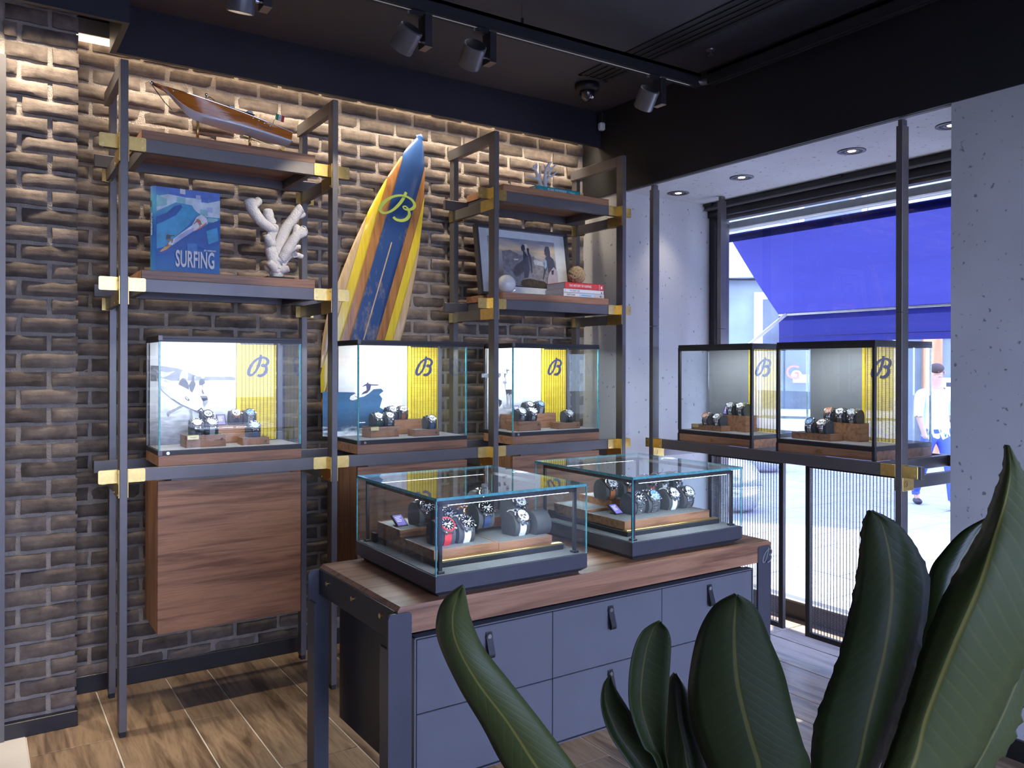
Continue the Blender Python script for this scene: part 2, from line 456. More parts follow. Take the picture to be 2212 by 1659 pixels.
def brick_mat():
    m, t, b = _new('grey_brown_brick')
    co = t.nodes.new('ShaderNodeTexCoord'); oi = t.nodes.new('ShaderNodeObjectInfo'); ge = t.nodes.new('ShaderNodeNewGeometry')
    a = t.nodes.new('ShaderNodeMath'); a.operation = 'ADD'; t.links.new(oi.outputs['Random'], a.inputs[0]); t.links.new(ge.outputs['Random Per Island'], a.inputs[1])
    fr = t.nodes.new('ShaderNodeMath'); fr.operation = 'FRACT'; t.links.new(a.outputs[0], fr.inputs[0])
    ml = t.nodes.new('ShaderNodeMath'); ml.operation = 'MULTIPLY'; ml.inputs[1].default_value = 31.0; t.links.new(fr.outputs[0], ml.inputs[0])
    cx = t.nodes.new('ShaderNodeVectorMath'); cx.operation = 'ADD'; t.links.new(co.outputs['Object'], cx.inputs[0]); t.links.new(ml.outputs[0], cx.inputs[1])
    n = t.nodes.new('ShaderNodeTexNoise'); n.inputs['Scale'].default_value = 16; n.inputs['Detail'].default_value = 7; n.inputs['Roughness'].default_value = 0.65
    t.links.new(cx.outputs[0], n.inputs['Vector'])
    r = t.nodes.new('ShaderNodeValToRGB'); r.color_ramp.elements[0].position = 0.28; r.color_ramp.elements[1].position = 0.75
    r.color_ramp.elements[0].color = (0.085, 0.066, 0.055, 1); r.color_ramp.elements[1].color = (0.225, 0.18, 0.148, 1)
    t.links.new(n.outputs['Fac'], r.inputs[0])
    h = t.nodes.new('ShaderNodeHueSaturation'); mr = t.nodes.new('ShaderNodeMapRange'); mr.inputs[3].default_value = 0.68; mr.inputs[4].default_value = 1.25
    t.links.new(fr.outputs[0], mr.inputs[0]); t.links.new(mr.outputs[0], h.inputs['Value']); t.links.new(r.outputs[0], h.inputs['Color'])
    t.links.new(h.outputs[0], b.inputs['Base Color'])
    n2 = t.nodes.new('ShaderNodeTexNoise'); n2.inputs['Scale'].default_value = 60; n2.inputs['Detail'].default_value = 8; n2.inputs['Roughness'].default_value = 0.7
    mp = t.nodes.new('ShaderNodeMapping'); mp.inputs['Scale'].default_value = (0.6, 1, 1.4)
    t.links.new(cx.outputs[0], mp.inputs[0]); t.links.new(mp.outputs[0], n2.inputs['Vector'])
    bp = t.nodes.new('ShaderNodeBump'); bp.inputs['Strength'].default_value = 0.6; bp.inputs['Distance'].default_value = 0.004
    t.links.new(n2.outputs['Fac'], bp.inputs['Height']); t.links.new(bp.outputs[0], b.inputs['Normal'])
    setp(b, Roughness=0.9); b.inputs['Specular IOR Level'].default_value = 0.25
    return m


M['brick'] = brick_mat()
XB = 3.108            # room face of the window wall
ZC = 2.91             # ceiling
# ---- floor: grout bed, wood-look tiles in staggered columns, one white stone area
fl = struct('floor', MB().use(plain('pale_grout', (0.62, 0.58, 0.50), 0.8)).box(-2.6, 3.95, -1.4, 3.95, -0.08, -0.003))
tile_m = wood('wood_look_tile', (0.105, 0.066, 0.040), (0.34, 0.235, 0.145), 'Y', rough=0.38, scale=0.7, stretch=0.10, rand=True)
edges = [-0.39, -0.112, 0.163, 0.437, 0.715, 0.895, 1.18, 1.455, 1.73, 1.91, 2.19, 2.465, 2.74, 2.92, 3.2, 3.475, 3.75, 3.86]
offs = [2.80, 3.36, 3.36, 2.90, 3.353, 2.80, 3.356, 2.80, 3.36, 2.80, 3.36, 2.80, 3.36, 2.80, 3.36, 2.8, 3.36]
G = 0.0028
tmesh = {}
for c in range(len(edges) - 1):
    x0, x1 = edges[c], edges[c + 1]
    y = offs[c] + 1.12
    while y > 3.93: y -= 1.12
    cuts = [3.93]
    while y > -1.35: cuts.append(y); y -= 1.12
    cuts.append(-1.35)
    for y1, y0 in zip(cuts[:-1], cuts[1:]):
        if x1 <= 0.17 and y1 > 2.2: y1 = 2.2
        if y1 - y0 < 0.02: continue
        k = (round(x1 - x0, 3), round(y1 - y0, 3))
        if k not in tmesh:
            w, l = k[0] / 2 - G, k[1] / 2 - G
            tmesh[k] = MB().use(tile_m).box(-w, w, -l, l, -0.006, 0, bev=0.0012).mesh('floor_tile')
        link('floor_tile', tmesh[k], fl, ((x0 + x1) / 2, (y0 + y1) / 2, 0))
stone = plain('white_stone', (0.72, 0.68, 0.62), 0.35, 0, 0.10, 4)
for x0 in (-0.99, -0.41):
    for y0 in (2.21, 2.885):
        bx('stone_slab', (x0, x0 + 0.571, y0, y0 + 0.67, -0.006, 0.001), stone, fl, bev=0.001)
# ---- ceiling
ce = struct('ceiling', MB().use(M['ceil']).box(-2.6, 3.95, -1.4, 3.98, ZC, ZC + 0.1))
# ---- brick wall: mortar body, then the bricks one by one
COURSE, PITCH, BL = 0.0690, 0.2045, 0.187


def brick_mesh(w, h, seed, d=0.03):
    """rough hand-moulded brick slip: front faces -Y at y=0, centre of the face at the origin"""
    nx, nz = max(4, int(w / 0.021)), 5
    rows = []
    for j in range(nz + 1):
        row = []
        for i in range(nx + 1):
            u = i / nx; v = j / nz
            x = (u - .5) * w; z = (v - .5) * h
            s = Vector((x * 18 + seed * 7.1, z * 18, seed * 3.3))
            e = min(u, 1 - u) * w; e2 = min(v, 1 - v) * h
            edge = min(1, e / 0.012) * min(1, e2 / 0.011)
            bump = noise.noise(s) * 0.0030 + noise.noise(s * 2.7) * 0.0022
            y = -bump * (0.4 + 0.6 * edge) + (1 - edge) * 0.006
            if e < 1e-6 or e2 < 1e-6:
                x += noise.noise(s * 1.3 + Vector((9, 0, 0))) * 0.004; z += noise.noise(s * 1.5 + Vector((0, 9, 0))) * 0.0042
                y = 0.007 + noise.noise(s * 2) * 0.003
            row.append(Vector((x, y, z)))
        rows.append(row)
    mb = MB().use(M['brick']); mb.grid(rows)
    rim = rows[0] + [r[-1] for r in rows[1:]] + rows[-1][::-1][1:] + [r[0] for r in rows[1:-1]][::-1]
    mb.grid([rim + rim[:1], [Vector((p.x, d, p.z)) for p in rim + rim[:1]]])
    me = mb.mesh('brick', False, True)
    for p in me.polygons: p.use_smooth = True
    me.set_sharp_from_angle(angle=math.radians(50))
    return me


full = [brick_mesh(BL, 0.0545, k) for k in range(14)]
half = [brick_mesh(0.088, 0.0545, 40 + k) for k in range(6)]


def brick_wall(name, x0, x1, yface, z0, z1, fullphase, zphase, maxparts, body, edge_half=None):
    wall = struct(name, MB().use(M['mortar']).box(*body))
    spots = []
    k = int((z0 - zphase) / COURSE) - 1
    while True:
        zc = zphase + k * COURSE
        k += 1
        if zc - 0.027 < z0 - 0.03: continue
        if zc > z1: break
        xs = fullphase + (0 if (k - 1) % 2 == 0 else PITCH * 0.5)
        x = xs - PITCH * math.ceil((xs - x0) / PITCH + 1)
        while x < x1:
            a, b = max(x, x0), min(x + BL, x1)
            if b - a > 0.03: spots.append((a, b, zc))
            x += PITCH
    spots.sort(key=lambda s: (((s[0] + s[1]) / 2) ** 2 + yface ** 2 + (s[2] - HCAM) ** 2))
    rest = MB().use(M['brick'])
    rnd = random.Random(name)
    cut = {}
    for n, (a, b, zc) in enumerate(spots):
        w = b - a
        if abs(w - BL) < 0.004: me = rnd.choice(full)
        elif abs(w - 0.088) < 0.01: me = rnd.choice(half)
        else:
            kk = round(w, 2)
            if kk not in cut: cut[kk] = brick_mesh(kk, 0.0545, 70 + len(cut))
            me = cut[kk]
        y = yface + rnd.uniform(-0.005, 0.005); cx = (a + b) / 2
        if n < maxparts:
            o = link('brick', me, wall, (cx, y, zc + rnd.uniform(-.0015, .0015)))
            o.rotation_euler = (rnd.uniform(-.02, .02), rnd.uniform(-.012, .012), rnd.uniform(-.015, .015))
        else:
            off = len(rest.bm.verts)
            rest.bm.from_mesh(me); rest.bm.verts.ensure_lookup_table()
            mt = Matrix.Translation((cx, y, zc)) @ Matrix.Rotation(rnd.uniform(-.02, .02), 4, 'X')
            for v in rest.bm.verts[off:]: v.co = mt @ v.co
    if len(spots) > maxparts:
        me = rest.mesh('brickwork', True); me.set_sharp_from_angle(angle=math.radians(50))
        o = link('brickwork', me, wall); o['kind'] = 'stuff'
    return wall


brick_wall('wall_left', 0.325, XB, 3.896, 0.075, 2.93, 0.931, 1.605, 298, (0.33, XB + 0.02, 3.907, 4.05, 0, ZC))
pil = brick_wall('pillar', 0.09, 0.333, 3.566, 0.07, 2.85, 0.146, 1.414, 298, (-0.06, 0.328, 3.582, 4.05, 0, ZC))
bx('end_face', (0.05, 0.094, 3.545, 3.62, 0, 2.55), M['metal'], pil)
struct('baseboard_left', MB().use(M['skirt']).box(0.33, XB, 3.886, 3.93, 0, 0.074, bev=0.002))
struct('baseboard_front', MB().use(M['skirt']).box(-0.06, 0.336, 3.553, 3.60, 0, 0.06, bev=0.002))
struct('wall_front', MB().use(M['plaster']).box(-2.6, 0.05, 3.60, 4.05, 0, ZC))
# ---- ceiling fascias that hide the light slot
fa = struct('trim_1', MB().use(M['navy']).box(0.466, 3.102, 3.734, 3.758, 2.703, ZC))
fb = struct('trim_2', MB().use(M['navy']).box(-1.2, 0.49, 3.385, 3.409, 2.703, ZC).box(0.466, 0.49, 3.409, 3.734, 2.703, ZC))
# ---- window wall: black beam, concrete reveal and piers
struct('trim_3', MB().use(M['black']).box(3.10, 3.125, -1.4, 3.912, 2.408, ZC))
wr = struct('wall_right', MB().use(M['concrete']).box(XB, 3.95, -1.4, 1.66, 0, 2.409).box(XB, 3.95, 3.526, 4.05, 0, 2.409)
            .box(3.12, 3.95, 1.66, 3.526, 2.40, ZC).box(3.12, 3.95, -1.4, 1.66, 2.405, ZC).box(3.12, 3.95, 3.526, 4.05, 2.405, ZC))
struct('baseboard_right', MB().use(M['skirt']).box(3.09, XB, -1.3, 1.658, 0, 0.075, bev=0.002))
# ---- window
wi = struct('window_1', MB().use(M['metal_dark']).box(3.80, 3.92, 1.62, 3.526, 0.0, 0.09).box(3.785, 3.92, 1.62, 3.526, 2.318, 2.402))
bx('sill_bead', (3.80, 3.83, 1.62, 3.48, 0.09, 0.10), M['metal'], wi)
bx('jamb', (3.80, 3.92, 3.482, 3.526, 0.09, 2.318), M['metal_dark'], wi)
bx('jamb', (3.83, 3.90, 3.455, 3.482, 0.09, 2.318), M['metal'], wi)
bx('jamb', (3.80, 3.92, 1.62, 1.655, 0.09, 2.318), M['metal_dark'], wi)
bx('head_bead', (3.825, 3.88, 1.655, 3.455, 2.298, 2.318), M['metal'], wi)
bx('pane', (3.86, 3.872, 1.655, 3.455, 0.09, 2.30), M['pane'], wi)
tr = bx('track', (3.75, 3.775, 1.64, 3.52, 2.366, 2.396), M['metal_dark'], wi)
bx('track_lip', (3.745, 3.775, 1.64, 3.52, 2.358, 2.366), M['metal'], wi)
for y in (3.49, 2.60):
    b = MB().use(M['metal_dark']).box(3.74, 3.79, y - .035, y + .035, 2.385, 2.40, bev=.002)
    for q in (-.017, .017): b.use(M['chrome']).cyl((3.765, y + q, 2.386), (3.765, y + q, 2.376), .006, n=10)
    obj('track_bracket', b, None, wi)
# ---- rest of the shell behind the camera, with the shopfront opening towards the side street
struct('wall_far', MB().use(M['plaster']).box(-2.7, -2.6, -1.4, 4.05, 0, ZC))
struct('wall_back', MB().use(M['plaster']).box(-2.6, -0.5, -1.4, -1.3, 0, ZC).box(3.0, 3.95, -1.4, -1.3, 0, ZC).box(-0.5, 3.0, -1.4, -1.3, 2.52, ZC).box(-0.5, 3.0, -1.4, -1.3, 0, 0.08))
w2 = struct('window_2', MB().use(M['metal_dark']).box(-0.5, -0.45, -1.38, -1.32, 0.08, 2.52).box(2.95, 3.0, -1.38, -1.32, 0.08, 2.52).box(1.2, 1.25, -1.38, -1.32, 0.08, 2.52)
            .box(-0.5, 3.0, -1.38, -1.32, 2.47, 2.52))
bx('pane', (-0.45, 1.2, -1.356, -1.346, 0.08, 2.47), M['pane'], w2)
bx('pane', (1.25, 2.95, -1.356, -1.346, 0.08, 2.47), M['pane'], w2)

# ================================================================ ceiling fittings
# slot washer seen at the end of the ceiling slot
t = thing('wall_washer', 'linear lamp glowing in the ceiling slot above the brick wall', 'lamp', (0, 0, 0))
obj('housing', MB().use(plain('washer_housing', (0.5, 0.47, 0.42), 0.35, 0.9)).box(0.345, 3.05, 3.84, 3.90, 2.79, 2.86, bev=.004), None, t)
obj('rear_channel', MB().use(M['metal']).box(0.345, 3.05, 3.85, 3.905, 2.868, 2.89, bev=.006), None, t)
b = MB().use(glow('washer_lens', (1.0, 0.80, 0.55), 5.0)).box(0.345, 3.05, 3.842, 3.888, 2.776, 2.79)
obj('lens', b, None, t)

# suspended track, two legs meeting at a corner
YT, XT, ZT = 2.79, 2.925, 2.755
t = thing('track_rail', 'black suspended lighting track with a thin bright light line, turning at the corner', 'lighting track', (0, 0, 0))
b = MB().use(M['black']).box(-0.9, XT, YT - .021, YT - .004, ZT, ZT + .06).box(-0.9, XT, YT + .004, YT + .021, ZT, ZT + .06).box(-0.9, XT, YT - .021, YT + .021, ZT + .045, ZT + .06)
b.box(XT + .0, XT + .017, -1.1, YT - .06, ZT, ZT + .06).box(XT + .025, XT + .042, -1.1, YT - .06, ZT, ZT + .06).box(XT, XT + .042, -1.1, YT - .06, ZT + .045, ZT + .06)
obj('rail_body', b, None, t)
arc = [(XT + .021 - .06 + .06 * math.sin(a), YT - .06 + .06 * math.cos(a), ZT + .02) for a in [PI / 2 * k / 8 for k in range(9)]]
obj('corner_joint', MB().use(M['metal']).tube(arc, .016, 8), None, t, smooth=True)
obj('light_line', MB().use(M['led_track']).box(-0.9, 1.385, YT - .0035, YT + .0035, ZT + .004, ZT + .012).box(1.44, 1.68, YT - .0035, YT + .0035, ZT + .004, ZT + .012)
    .box(1.735, 2.615, YT - .0035, YT + .0035, ZT + .004, ZT + .012).box(2.67, XT - .05, YT - .0035, YT + .0035, ZT + .004, ZT + .012), None, t)
obj('side_strip', MB().use(M['steel']).box(XT + .018, XT + .024, -1.1, YT - .08, ZT + .002, ZT + .010), None, t)
for x in (1.893, 0.2): obj('hanging_wire', MB().use(M['metal']).cyl((x, YT, ZT + .06), (x, YT, ZC), .0018, n=6).use(M['black']).cyl((x, YT, ZT + .06), (x, YT, ZT + .09), .006, n=8), None, t)


def spot(x, label, aim, aim_lamp=None, energy=0, angle=40, side=1):
    t = thing('track_spotlight', label, 'spotlight', (x, YT, ZT), group='spotlights on the ceiling track')
    obj('adapter', MB().use(M['black']).box(-.035, .02, -.012, .012, -.018, .0).cyl((-.035, 0, -.02), (-.035, 0, -.006), .014, n=12), None, t)
    obj('driver_box', MB().use(M['metal_dark']).box(.012, .044, -.030, .030, -.135, -.012, bev=.0015).use(plain('bronze_cap', (0.30, 0.22, 0.16), 0.5, 0.4)).box(.013, .043, -.029, .029, -.1358, -.134), None, t)
    d = Vector(aim).normalized()
    c = Vector((-.052, 0, -.112))
    q = d.to_track_quat('Z', 'Y').to_matrix().to_4x4(); mt = Matrix.Translation(c) @ q
    r = .046
    hd = MB().use(M['metal']).lathe([(r * .93, -.044), (r, -.041), (r, .046), (r * .96, .05), (r * .84, .05), (r * .80, .038)], 28, mt)
    h = obj('lamp_head', hd, None, t, smooth=True); h.data.set_sharp_from_angle(angle=math.radians(35))
    obj('lamp_lens', MB().use(M['led_warm'] if energy else M['black']).lathe([(.0001, .036), (r * .79, .037), (r * .79, .039), (.0001, .0395)], 24, mt), None, h, smooth=False)
    obj('back_plate', MB().use(M['black']).lathe([(.0001, -.0450), (r * .88, -.0455), (r * .88, -.043), (.0001, -.043)], 24, mt), None, h)
    obj('pivot', MB().use(M['chrome']).cyl((-.012, 0, -.112), (.014, 0, -.112), .006, n=10), None, t)
    if energy:
        p = Vector((x, YT, ZT)) + c + d * .06
        l = add_light('spot_lamp', 'SPOT', p, energy, SOFT, .02, target=p + d, angle=angle, blend=.6)
    return t


spot(1.415, 'black cylinder spotlight nearest the lens flare, second from the left on the track', (-.18, .62, -.62), energy=24, angle=34)
spot(1.706, 'black cylinder spotlight in the middle of the track, third from the left', (.12, .75, -.62), energy=20, angle=34)
spot(2.643, 'small black spotlight hanging near the track corner', (.1, .62, -.72), energy=16, angle=34)
spot(0.80, 'black cylinder spotlight cut by the top edge, above the model boat', (0.0, .60, -1.9), energy=55, angle=34)
spot(0.28, 'black spotlight of which only the driver box bottom shows, farthest left on the track', (-.12, .55, -2.2), energy=45, angle=44)

# downlights in the concrete soffit
for i, (x, y, lab) in enumerate([(3.38, 3.374, 'round recessed downlight in the concrete soffit, nearest the brick wall'), (3.375, 2.906, 'round recessed downlight in the concrete soffit, second from the brick wall'),
                                 (3.383, 2.266, 'round recessed downlight in the concrete soffit, left of the front window post'), (3.365, 1.795, 'round recessed downlight half hidden by the right concrete pier')]):
    t = thing('downlight', lab, 'downlight', (x, y, 2.40), group='downlights over the window')
    obj('trim_ring', MB().use(M['metal']).lathe([(.062, 0), (.062, -.004), (.048, -.005), (.047, -.001), (.046, .0)], 28), None, t, smooth=True)
    obj('baffle', MB().use(M['black']).lathe([(.047, -.001), (.046, -.0035), (.036, -.002), (.034, -.0005)], 24).use(M['metal']).lathe([(.034, -.0005), (.033, -.003), (.026, -.003), (.025, -.0005)], 24), None, t, smooth=True)
    obj('lamp_lens', MB().use(M['led_warm']).lathe([(.0001, -.0022), (.017, -.0022), (.019, -.0006)], 16), None, t)
    add_light('downlight_lamp', 'SPOT', (x, y, 2.385), 7, SOFT, .02, target=(x, y, 0), angle=75, blend=.8)

t = thing('security_camera', 'black dome security camera on the charcoal ceiling', 'camera', (2.73, 3.404, ZC))
obj('base', MB().use(M['black']).lathe([(.066, 0), (.066, -.022), (.055, -.04), (.05, -.04)], 28), None, t, smooth=True)
obj('dome', MB().use(plain('dome_smoke', (0.03, 0.03, 0.035), 0.05, 0, spec=0.9)).lathe([(.042, -.038), (.041, -.055), (.03, -.078), (.014, -.088), (.0005, -.09)][::-1], 24), None, t, smooth=True)
obj('lens', MB().use(M['chrome']).ball((.012, -.030, -.072), .012, 12, 8), None, t, smooth=True)
t = thing('motion_sensor', 'small white motion sensor in the dark corner under the ceiling', 'sensor', (3.085, 3.70, 2.84))
obj('housing', MB().use(M['black']).box(-.02, .014, -.022, .022, -.005, .05, bev=.004), None, t)
obj('white_cover', MB().use(M['white']).box(-.026, .012, -.018, .018, -.05, -.004, bev=.008), None, t)
t = thing('sprinkler_head', 'small dark sprinkler head on the ceiling near the track corner', 'sprinkler', (2.921, 2.705, ZC))
obj('rosette', MB().use(M['metal']).lathe([(.022, 0), (.020, -.006), (.008, -.008)], 16), None, t)
obj('deflector', MB().use(M['metal']).cyl((0, 0, -.008), (0, 0, -.025), .004, n=8).cyl((0, 0, -.025), (0, 0, -.028), .013, n=12), None, t)
t = thing('air_diffuser', 'long black slotted air diffuser set in the ceiling', 'air vent', (0, 0, ZC))
b = MB().use(M['black']).box(2.60, 2.622, -1.0, 3.315, -.006, .0).box(2.765, 2.79, -1.0, 3.315, -.006, .0).box(2.60, 2.79, 3.295, 3.315, -.006, 0)
obj('frame', b, None, t)
for k in range(3): bx('slat', (2.645 + k * .042, 2.655 + k * .042, -1.0, 3.295, -.007, 0), M['metal_dark'], t)
bx('slot_back', (2.622, 2.765, -1.0, 3.295, -.0015, 0), M['black'], t)
# ================================================================ display rack along the brick wall
def bracket(parent, pts_boxes, screws, name='bracket'):
    """brass angle bracket: thin plates with rounded look + screw heads"""
    b = MB().use(M['brass'])
    for d in pts_boxes: b.box(*d, bev=.0012)
    b.use(M['card'])
    for p, ax in screws:
        p = Vector(p); a = Vector(ax)
        b.cyl(p, p + a * .0012, .0042, n=10)
    return obj(name, b, None, parent)


def plate_round(w, h, r=.006):
    pts = []
    for cx, cz, a0 in ((w - r, r, -90), (w - r, h - r, 0), (r, h - r, 90), (r, r, 180)):
        for k in range(4):
            a = math.radians(a0 + 30 * k); pts.append((cx + r * math.cos(a), cz + r * math.sin(a)))
    return pts


rk = thing('display_rack', 'tall bronze metal rack with brass brackets and walnut shelves before the brick wall', 'rack', (0, 0, 0))
PX = [(0.453, 0.480), (1.284, 1.309), (2.109, 2.136), (2.933, 2.958)]
YP0, YP1, YB0, YB1, PT = 3.345, 3.398, 3.765, 3.81, 2.548
for a, b in PX:
    obj('front_post', MB().use(M['metal']).box(a, b, YP0, YP1, 0.02, PT, bev=.0012).use(M['rubber']).box(a + .003, b - .003, YP0 + .003, YP1 - .003, 0, .02), None, rk)
    bb = (a + .017, b + .017) if a < 1 else (a + .01, b + .012)
    obj('back_post', MB().use(M['metal']).box(bb[0], bb[1], YB0, YB1, 0.02, PT, bev=.0012).use(M['rubber']).box(bb[0] + .003, bb[1] - .003, YB0 + .003, YB1 - .003, 0, .02), None, rk)
    bx('top_bar', (a, b, YP1, YB1, PT - .055, PT), M['metal'], rk, bev=.001)
levels = {0: [(0.953, 1.003), (1.682, 1.732), (2.220, 2.271)], 2: [(0.953, 1.003), (1.682, 1.732), (2.220, 2.271)]}
# long lower rails through all bays, short shelf rails in the outer bays
for y0, y1, nm in ((3.385, 3.410, 'front_rail'), (3.742, 3.765, 'back_rail')):
    x0 = 0.399 if nm == 'front_rail' else 0.41
    bx(nm, (x0, 3.02, y0, y1, 0.953, 1.003), M['metal'], rk, bev=.001)
    for bay in (0, 2):
        l, r = (x0, 1.362) if bay == 0 else (2.055, 2.99)
        for z0, z1 in ((1.682, 1.732), (2.220, 2.271)):
            bx(nm, (l, r, y0, y1, z0, z1), M['metal'], rk, bev=.001)
for (a, b) in PX:
    for z0, z1 in ((0.953, 1.003), (1.682, 1.732), (2.220, 2.271)):
        bx('side_rail', (a + .002, b - .002, YP1 - .004, YB0 + .004, z0 - .052, z0 - .001), M['metal'], rk, bev=.001)
        # brackets: one each side of the front post (plate on the rail + plate down the side of the post)
        for s in (-1, 1):
            e = a if s < 0 else b
            ph = MB().use(M['brass'])
            w, h = .068, z1 - z0 + .001
            x0 = e - w if s < 0 else e
            pts = [(x0 + p[0], z0 + p[1]) for p in plate_round(w, h)]
            ph.prism(pts, .003, Matrix.Translation((0, 3.3815, 0)))
            ex0, ex1 = (e - .004, e) if s < 0 else (e, e + .004)
            zb = z0 - .054
            ph.box(ex0, ex1, 3.347, 3.385, z0 + .001, z1 + .002, bev=.001)
            ph.box(ex0, ex1, 3.347, 3.47, zb, z0 + .001, bev=.001)
            ph.use(M['card'])
            sxx = x0 + .013 if s < 0 else x0 + w - .013
            for zz in (z0 + .012, z1 - .012): ph.cyl((sxx, 3.3818, zz), (sxx, 3.3802, zz), .0042, n=10)
            for yy, zz in ((3.362, z1 - .012), (3.362, zb + .010), (3.455, zb + .010)):
                xx = ex0 if s < 0 else ex1
                ph.cyl((xx, yy, zz), (xx + s * .0015, yy, zz), .0036, n=8)
            obj('bracket', ph, None, rk)
        bbx = (a + .017, b + .017) if a < 1 else (a + .01, b + .012)
        for s in (-1, 1):
            e = bbx[0] if s < 0 else bbx[1]
            ex0, ex1 = (e - .004, e) if s < 0 else (e, e + .004)
            ph = MB().use(M['brass']).box(ex0, ex1, YB0 - .045, YB1 - .004, z0 - .054, z0 + .001, bev=.001)
            ph.box(min(e, e + s * .03), max(e, e + s * .03), YB0 - .003, YB0, z0 - .054, z0 - .002, bev=.001)
            ph.use(M['card'])
            for zz in (z0 - .044, z0 - .012): ph.cyl((ex0 if s < 0 else ex1, YB0 - .03, zz), ((ex0 if s < 0 else ex1) + s * .0015, YB0 - .03, zz), .0036, n=8)
            obj('bracket', ph, None, rk)
shelf_x = {0: (0.533, 1.223), 2: (2.187, 2.872)}
for bay in (0, 2):
    for z in (1.732, 2.271):
        x0, x1 = shelf_x[bay]
        bx('shelf_board', (x0, x1, 3.388, 3.745, z, z + .0355), M['walnut'], rk, bev=.0012)
        bx('shelf_panel', (x0 + .03, x1 - .03, 3.412, 3.74, z - .012, z - .0005), M['walnut'], rk)
        for xx in (x0 + .005, x1 - .03):
            bx('shelf_bearer', (xx, xx + .025, 3.412, 3.74, z - .05, z - .001), M['metal'], rk, bev=.001)

# ================================================================ hanging walnut cabinets
for (x0, x1), lab in (((0.596, 1.168), 'walnut box cabinet hanging low under the first glass case, lit warm'),
                      ((1.426, 1.992), 'dark walnut hanging cabinet half hidden behind the near table case'),
                      ((2.256, 2.819), 'walnut hanging cabinet under the third wall case, behind the far table case')):
    t = thing('hanging_cabinet', lab, 'cabinet', (x0, 3.402, 0.346), group='walnut cabinets under the wall rack')
    w = x1 - x0
    bx('body', (0.0, w, 0.021, .279, 0, .600), M['walnut_side'], t, bev=.001)
    bx('door', (0, w, 0.0, .019, 0, .600), M['walnut'], t, bev=.0012)
    bx('back_panel', (.02, w - .02, .279, .287, .02, .58), M['black'], t)
    obj('hanging_bracket', MB().use(M['metal']).box(.05, w - .05, .0, .05, .600, .607).box(.05, w - .05, .23, .279, .600, .607), None, t)

# ================================================================ slat mats with the emblem
def slat_mat(name, w, h, parent, x0, y, z0, pitch=.0052, threads=10, mat='yellow', sl=.0041, logo=None, dep=.0022, th=.0013):
    b = MB().use(M[mat]); n = int(h / pitch)
    for k in range(n):
        z = z0 + k * pitch
        b.box(x0, x0 + w, y, y + dep, z, z + sl)
    mt = obj(name, b, None, parent); mt['kind'] = 'stuff'
    t = MB().use(M['thread'])
    for k in range(threads):
        x = x0 + w * (k + .5) / threads
        t.box(x - th / 2, x + th / 2, y - .0012, y + dep + .0012, z0, z0 + h)
    tt = obj('binding_thread', t, None, mt); tt['kind'] = 'stuff'
    if logo:
        lx, lz, lh = logo
        obj('emblem', emblem(MB().use(M['logo_navy']), lh, Matrix.Translation((lx - .006, y - .0016, lz)), .0006, 1.5), None, mt)
    return mt


M['clear_slat'] = plain('pale_fine_wire', (0.35, 0.36, 0.42), 0.5)

